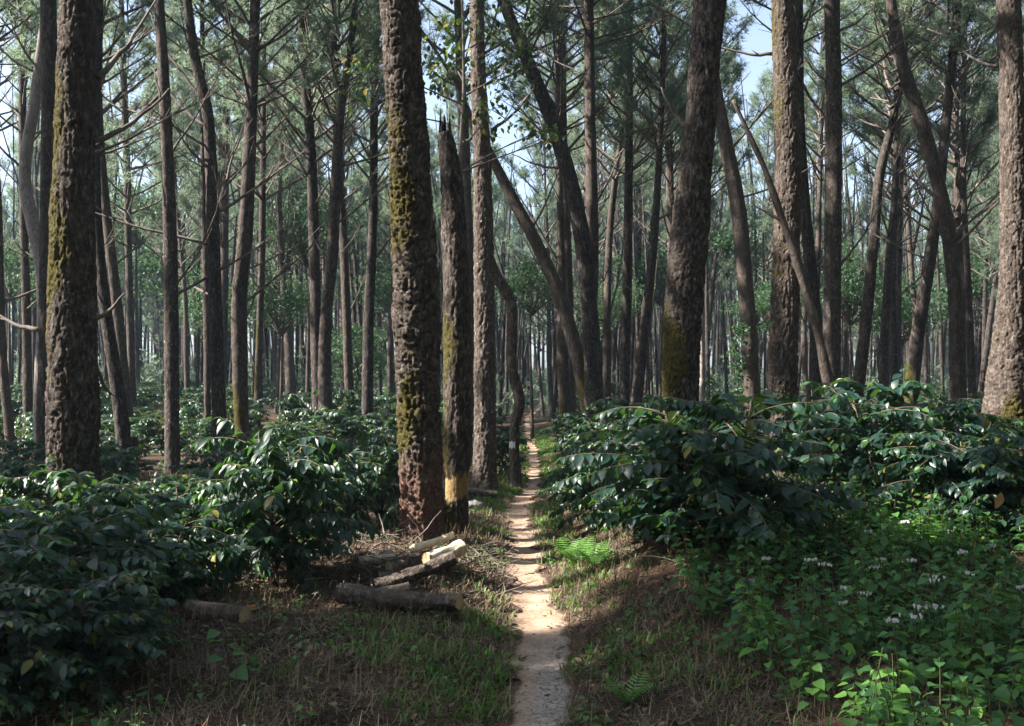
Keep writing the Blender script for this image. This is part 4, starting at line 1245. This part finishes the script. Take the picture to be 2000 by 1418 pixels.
# fallen leaves
x, y, z = scatter(26000, (-7, 7), (3.5, 20), lambda x, y: np.where(off_path(x, y, -.10), .85, .12) * np.clip(9 / y, 0, 1) * (np.abs(x) < .55 * y + .5), rng)
n = len(x); g = Geo()
L = rng.uniform(.025, .075, n)
blades(g, np.stack([x, y, z + .012], 1), np.stack([rng.normal(0, 1, n), rng.normal(0, 1, n), rng.normal(0, .25, n)], 1), np.stack([rng.normal(0, .35, n), rng.normal(0, .35, n), np.ones(n)], 1), L, L * .5, rng.uniform(-.3, .5, n), .2, LEAF_OVAL)
o = g.build('fallen_leaves', M['litter']); tag(o, 'brown fallen leaves lying on the forest floor', 'fallen leaves', kind='stuff')

# green grass tufts by the path and in the clearing
def grass_d(x, y):
    d = np.abs(x - path_x(y))
    edge = np.exp(-((d - .38) / .22) ** 2) * np.where(y > 9, 1.6, .7) * np.where(y > 16, 2.5, 1)
    clear = np.exp(-((x + .55) / .75) ** 2) * (y < 7) * .8 + np.exp(-((x - .9) / .5) ** 2) * (y < 6.6) * .45
    bank = np.exp(-((x - .65) / .3) ** 2 - ((y - 9.2) / 1.0) ** 2) * .9
    return (edge + clear + bank) * sstep(.42, .60, fbm(x * 2.4, y * 2.0, 61, 3)) * off_path(x, y, -.05) * np.clip(10 / y, .3, 1)


x, y, z = scatter(60000, (-3.5, 3), (3.6, 40), grass_d, rng)
n0 = len(x); K = 5
x = np.repeat(x, K) + rng.normal(0, .018, n0 * K); y = np.repeat(y, K) + rng.normal(0, .018, n0 * K); z = np.repeat(z, K)
n = len(x); a = rng.uniform(0, 6.28, n); el = rng.uniform(.6, 1.45, n)
D = np.stack([np.cos(a) * np.cos(el), np.sin(a) * np.cos(el), np.sin(el)], 1)
N = np.stack([-np.cos(a) * np.sin(el), -np.sin(a) * np.sin(el), np.cos(el)], 1)
L = rng.uniform(.04, .12, n)
g = Geo(); Wd = np.clip(.003 + .0004 * y, 0, .012)
S = np.cross(D, N) * Wd[:, None]
P = np.stack([x, y, z - .005], 1); mid = P + D * L[:, None] * .55; tip = P + D * L[:, None] - np.array([0, 0, 1]) * (L * .25)[:, None] + np.stack([np.cos(a), np.sin(a), 0 * a], 1) * (L * .2)[:, None]
V = np.stack([P - S, P + S, mid + S * .8, mid - S * .8, tip], 1).reshape(-1, 3)
b5 = np.arange(n)[:, None] * 5
g.add(V, b5 + np.array([[0, 1, 2, 3]]), 0)
g.f.append((b5 + np.array([[3, 2, 4]]), 0))
o = g.build('green_grass', M['grass'], smooth=False); tag(o, 'short green grass tufts along the path and in the clearing', 'grass', kind='stuff')


def herb_parts(P0, h, rng, gl, gs, young=0.0, leaf=.062, pairs=6):
    """upright weed: thin stem, opposite pairs of toothed heart leaves, smaller upwards"""
    a0 = rng.uniform(0, 6.28)
    lean = rng.normal(0, .12, 2)
    top = P0 + np.array([lean[0] * h, lean[1] * h, h])
    tube(gs, np.stack([P0, (P0 + top) / 2 + [0.01, 0, 0], top]), [.004, .0035, .002], 4, 0, False)
    P, D, N, L = [], [], [], []
    for k in range(pairs):
        t = .18 + .82 * (k + .5) / pairs; p = P0 + (top - P0) * t; a = a0 + k * 1.57
        for s_ in (0, math.pi):
            aa = a + s_ + rng.normal(0, .25)
            l = leaf * (1.15 - .55 * t) * rng.uniform(.7, 1.3)
            st = p + np.array([math.cos(aa), math.sin(aa), .35]) * l * .45
            P.append(st); D.append((math.cos(aa), math.sin(aa), rng.uniform(-.35, .15))); N.append((rng.normal(0, .25), rng.normal(0, .25), 1)); L.append(l)
    L = np.array(L)
    blades(gl, np.array(P), np.array(D, float), np.array(N, float), L, L * .78, rng.uniform(.1, .4, len(L)), .10, LEAF_HEART, 0, young=np.full(len(L), young) * rng.random(len(L)))
    return top


x, y, z = scatter(2100, (.8, 5.5), (3.75, 9.0), lambda x, y: in_herbs(x, y) * (x < .54 * y + .4) * .62, rng)
gl, gs = Geo(), Geo()
for k in range(len(x)):
    edge_ = rng.random()
    h = rng.uniform(.14, .50) * (.85 + .15 * min(1, y[k] / 6))
    herb_parts(np.array([x[k], y[k], z[k] - .01]), h, rng, gl, gs, young=.9 if (y[k] < 5.3 and rng.random() < .6) or rng.random() < .2 else .1, leaf=rng.uniform(.055, .10), pairs=int(rng.integers(5, 8)))
gl.f += [(f + gl.n, 1) for f, m in gs.f]; gl.v += gs.v; gl.n += gs.n
o = gl.build('herb_undergrowth', [M['herb'], M['herb_stem']]); tag(o, 'knee-high green weeds with heart shaped leaves covering the ground at lower right', 'undergrowth', kind='stuff')

# low leafy ground cover elsewhere
x, y, z = scatter(2600, (-5.5, 3.0), (3.7, 15), lambda x, y: sstep(.44, .60, fbm(x * 1.1, y * 1.1, 77, 3)) * off_path(x, y, .06) * ~in_herbs(x, y) * (np.abs(x) < .54 * y) * .8, rng)
gl, gs = Geo(), Geo()
for k in range(len(x)):
    herb_parts(np.array([x[k], y[k], z[k] - .01]), rng.uniform(.05, .16), rng, gl, gs, young=.5, leaf=rng.uniform(.03, .055), pairs=int(rng.integers(2, 4)))
gl.f += [(f + gl.n, 1) for f, m in gs.f]; gl.v += gs.v; gl.n += gs.n
o = gl.build('ground_cover', [M['herb'], M['herb_stem']]); tag(o, 'low leafy weeds dotted over the forest floor', 'ground cover', kind='stuff')

# weeds with white flower heads, each a thing
def flower_weed(px, py, Yd):
    c = at(px, py, Yd); z = gz(c[0], Yd); h = max(.25, c[2] - z)
    root = empty('flowering_weed', (c[0], Yd, z))
    tag(root, 'weed with a flat white flower head above the green undergrowth', 'flower', 'white flowered weeds in the undergrowth')
    gl, gs, gf = Geo(), Geo(), Geo()
    r = np.random.default_rng(int(px * 7 + py))
    top = herb_parts(np.array([0, 0, -.01]), h, r, gl, gs, .1, .06, 6)
    gs.build('stem', M['herb_stem'], root); gl.build('foliage', M['herb'], root)
    for q_ in range(int(r.integers(8, 13))):
        cc = top + np.array([r.normal(0, .021), r.normal(0, .021), r.uniform(0, .010)])
        k = 26; d = r.normal(0, 1, (k, 3)); d[:, 2] = np.abs(d[:, 2]) + .3
        needles(gf, np.repeat(cc[None], k, 0), d, 1, .012, .007, .1, 0, r)
        tube(gf, np.stack([cc - [0, 0, .012], cc]), [.003, .006], 6)
    gf.build('flower_head', M['petal'], root, smooth=False)


for px, py, Yd in [(1485, 1136, 7.0), (1596, 1126, 6.8), (1635, 1153, 6.4), (1690, 1158, 6.2), (1712, 1122, 6.7), (1736, 1115, 6.8), (1773, 1113, 6.8), (1865, 1134, 6.1), (1790, 1183, 5.7),
                   (1825, 1184, 5.7), (1780, 1200, 5.5), (1745, 1211, 5.5), (1885, 1092, 7.0), (1765, 1050, 7.9), (1690, 1080, 7.5), (1830, 1120, 6.5), (1985, 1143, 6.0), (1960, 1075, 7.2),
                   (1762, 980, 8.6), (1815, 972, 8.4), (1650, 1176, 6.0), (1575, 1130, 6.9), (1905, 1118, 6.4), (1850, 1060, 7.6)]:
    flower_weed(px, py, Yd)


# seedlings in the foreground
def seedling(px, py_top, py_base, label, leaf=.075, pairs=5, young=.25):
    Yd = hit(px, py_base); b0 = at(px, py_base, Yd); z = gz(b0[0], Yd)
    root = empty('seedling', (b0[0], Yd, z)); tag(root, label, 'plant')
    h = EYE - (py_top - HOR) / F * Yd - z
    gl, gs = Geo(), Geo(); r = np.random.default_rng(int(px))
    herb_parts(np.array([0, 0, -.01]), h, r, gl, gs, young, leaf, pairs)
    gs.build('stem', M['herb_stem'], root); gl.build('foliage', M['herb'], root)


seedling(455, 1215, 1345, 'upright broad-leaved seedling in the shaded lower left clearing', .10, 4)
seedling(60, 1160, 1400, 'tall large-leaved seedling at the lower left corner before the dark bush', .13, 5)
seedling(190, 1385, 1425, 'bright low seedling at the bottom edge, lower left', .11, 3, .5)
seedling(300, 1330, 1400, 'small pale seedling on the ground near the lower left corner', .07, 3)
seedling(605, 1360, 1410, 'small bright seedling at the bottom left of the path', .05, 4, .8)
seedling(970, 1215, 1250, 'leafy seedling right at the left edge of the path', .06, 4, .3)
seedling(1235, 1165, 1205, 'small round-leaved seedling on the right bank of the path', .07, 3, .3)
seedling(1590, 1290, 1400, 'bright heart-leaved weed at the front of the undergrowth', .085, 6, .6)
seedling(1690, 1300, 1415, 'bushy bright green weed at the bottom right', .085, 7, .9)
seedling(1545, 1330, 1385, 'low isolated weed left of the bushy bright green one', .06, 4, .7)


def fern(px, py, label, L=.3, nfr=7, s=1):
    Yd = hit(px, py); b0 = at(px, py, Yd); z = gz(b0[0], Yd)
    root = empty('fern', (b0[0], Yd, z)); tag(root, label, 'fern')
    r = random.Random(px)
    for k in range(nfr):
        a = k * 6.283 / nfr + r.uniform(-.3, .3)
        fr = bent((0, 0, 0), (math.cos(a), math.sin(a), 2.0), L * r.uniform(.75, 1.15), -1.2, 22, .02, r)
        g = Geo(); tube(g, fr, np.linspace(.003, .001, 23), 4, 0, False)
        P, D, N, W = [], [], [], []
        for q_ in range(3, 23, 2):
            d = unit(fr[q_] - fr[q_ - 1]); sd = unit(np.cross(d, (0, 0, 1)))
            for sg in (-1, 1):
                P.append(fr[q_]); D.append(sd * sg + d * .35); N.append(np.cross(sd, d)); W.append(L * .32 * math.sin(q_ / 23 * math.pi) ** .7)
        W = np.array(W)
        blades(g, np.array(P), np.array(D), np.array(N), W, W * .17, .15, .1, LEAF_LANCE, 0, young=np.full(len(W), .6))
        g.build('frond', M['herb'], root)


fern(1225, 1378, 'bright green fern beside the path at the lower right', .22, 6)
fern(1125, 1105, 'sunlit clump of ferns on the right edge of the path', .36, 9)
fern(1160, 1110, 'smaller sunlit fern right beside the fern clump at the path', .28, 8)
fern(1800, 1085, 'shaded fern under the tall coffee bush on the right', .5, 8)

# dry brushwood: heaps of dead twigs
def brush(cx, cy, sx, sy, n, Ls, label):
    r = random.Random(int(cx * 100 + cy * 10)); g = Geo()
    for k in range(n):
        x = r.gauss(cx, sx); y = r.gauss(cy, sy); a = r.uniform(0, 6.28)
        h = abs(r.gauss(0, .05))
        tube(g, bent((x, y, gz(x, y) + h), (math.cos(a), math.sin(a), r.uniform(-.05, .5)), r.uniform(*Ls), -.2, 4, .18, r), np.linspace(.006, .002, 5) * r.uniform(.6, 1.5), 4, 0, False)
    o = g.build('brushwood', M['twig']); tag(o, label, 'brushwood', kind='stuff')


brush(-2.7, 8.3, .55, .4, 230, (.15, .6), 'dry dead twigs heaped between the bushes on the left')
brush(-1.1, 8.5, .5, .5, 190, (.12, .4), 'dry twigs around the log pile')
brush(-.25, 9.2, .12, .5, 110, (.08, .3), 'dry twigs and stalks along the left edge of the path')
brush(1.5, 9.0, .5, .5, 90, (.1, .4), 'dead twigs on the bank under the right hand bushes')

# little stones on the path
x, y, z = scatter(2600, (-.4, 1.2), (3.8, 13), lambda x, y: (np.abs(x - path_x(y)) < path_hw(y) + .12) * .35, rng)
g = Geo(); n = len(x)
oc = np.array([[1, 0, 0], [0, 1, 0], [-1, 0, 0], [0, -1, 0], [0, 0, .8], [0, 0, -.5]], float)
of = np.array([[0, 1, 4], [1, 2, 4], [2, 3, 4], [3, 0, 4], [1, 0, 5], [2, 1, 5], [3, 2, 5], [0, 3, 5]])
V = (oc[None] * (rng.uniform(.003, .013, (n, 1, 1)) * rng.uniform(.6, 1.4, (n, 6, 1))) + np.stack([x, y, z + .016], 1)[:, None]).reshape(-1, 3)
g.add(V, (of[None] + (np.arange(n) * 6)[:, None, None]).reshape(-1, 3))
o = g.build('path_gravel', M['stone'], smooth=False); tag(o, 'small loose stones on the dirt footpath', 'gravel', kind='stuff')

# ------------------------------------------------------------------ air
bpy.ops.mesh.primitive_cube_add(size=1, location=(0, 180, 14))
hz = bpy.context.object; hz.name = 'haze'; hz.scale = (820, 500, 34)
hz.location = (0, 180, 14.5)
tag(hz, 'thin blue haze hanging among the pine trunks', 'haze', kind='stuff')
m, nt, out = new_mat('haze')
pv = nt.nodes.new('ShaderNodeVolumePrincipled')
pv.inputs['Color'].default_value = (.52, .77, 1, 1)
pv.inputs['Density'].default_value = .0005
pv.inputs['Anisotropy'].default_value = .25
nt.links.new(pv.outputs[0], out.inputs['Volume'])
hz.data.materials.append(m)

# ------------------------------------------------------------------ light, sky, camera
L = bpy.data.lights.new('sun', 'SUN'); L.energy = 5.0; L.angle = math.radians(.5); L.color = (1.0, .93, .83)
so = bpy.data.objects.new('sun', L); COL.objects.link(so)
so.rotation_euler = (-sdir).to_track_quat('-Z', 'Y').to_euler(); so.location = (-30, 0, 40)

w = bpy.data.worlds.new('World'); scene.world = w; w.use_nodes = True
nt = w.node_tree; bg = nt.nodes['Background']
sky = nt.nodes.new('ShaderNodeTexSky'); sky.sky_type = 'NISHITA'; sky.sun_disc = False
sky.sun_elevation = ELEV; sky.sun_rotation = math.atan2(sdir.x, sdir.y)
sky.air_density = 1.0; sky.dust_density = 2.0; sky.ozone_density = 3.0
hs = nt.nodes.new('ShaderNodeHueSaturation'); hs.inputs['Saturation'].default_value = .75; hs.inputs['Value'].default_value = 1.6
nt.links.new(sky.outputs[0], hs.inputs['Color']); nt.links.new(hs.outputs[0], bg.inputs['Color']); bg.inputs['Strength'].default_value = .05

cam = bpy.data.cameras.new('camera'); cam.sensor_width = 36; cam.lens = 36 * F / 2000
cam.shift_y = (HOR - 709) / 2000; cam.clip_end = 2000; cam.clip_start = .05
co = bpy.data.objects.new('camera', cam); COL.objects.link(co)
co.location = (0, 0, EYE); co.rotation_euler = (math.pi / 2, 0, 0)
scene.camera = co

scene.view_settings.view_transform = 'Standard'; scene.view_settings.look = 'None'
scene.view_settings.exposure = 2.1
c = scene.cycles
c.max_bounces = 6; c.diffuse_bounces = 1; c.glossy_bounces = 2; c.transmission_bounces = 4; c.volume_bounces = 0; c.transparent_max_bounces = 4
c.use_denoising = True; c.sample_clamp_indirect = 4
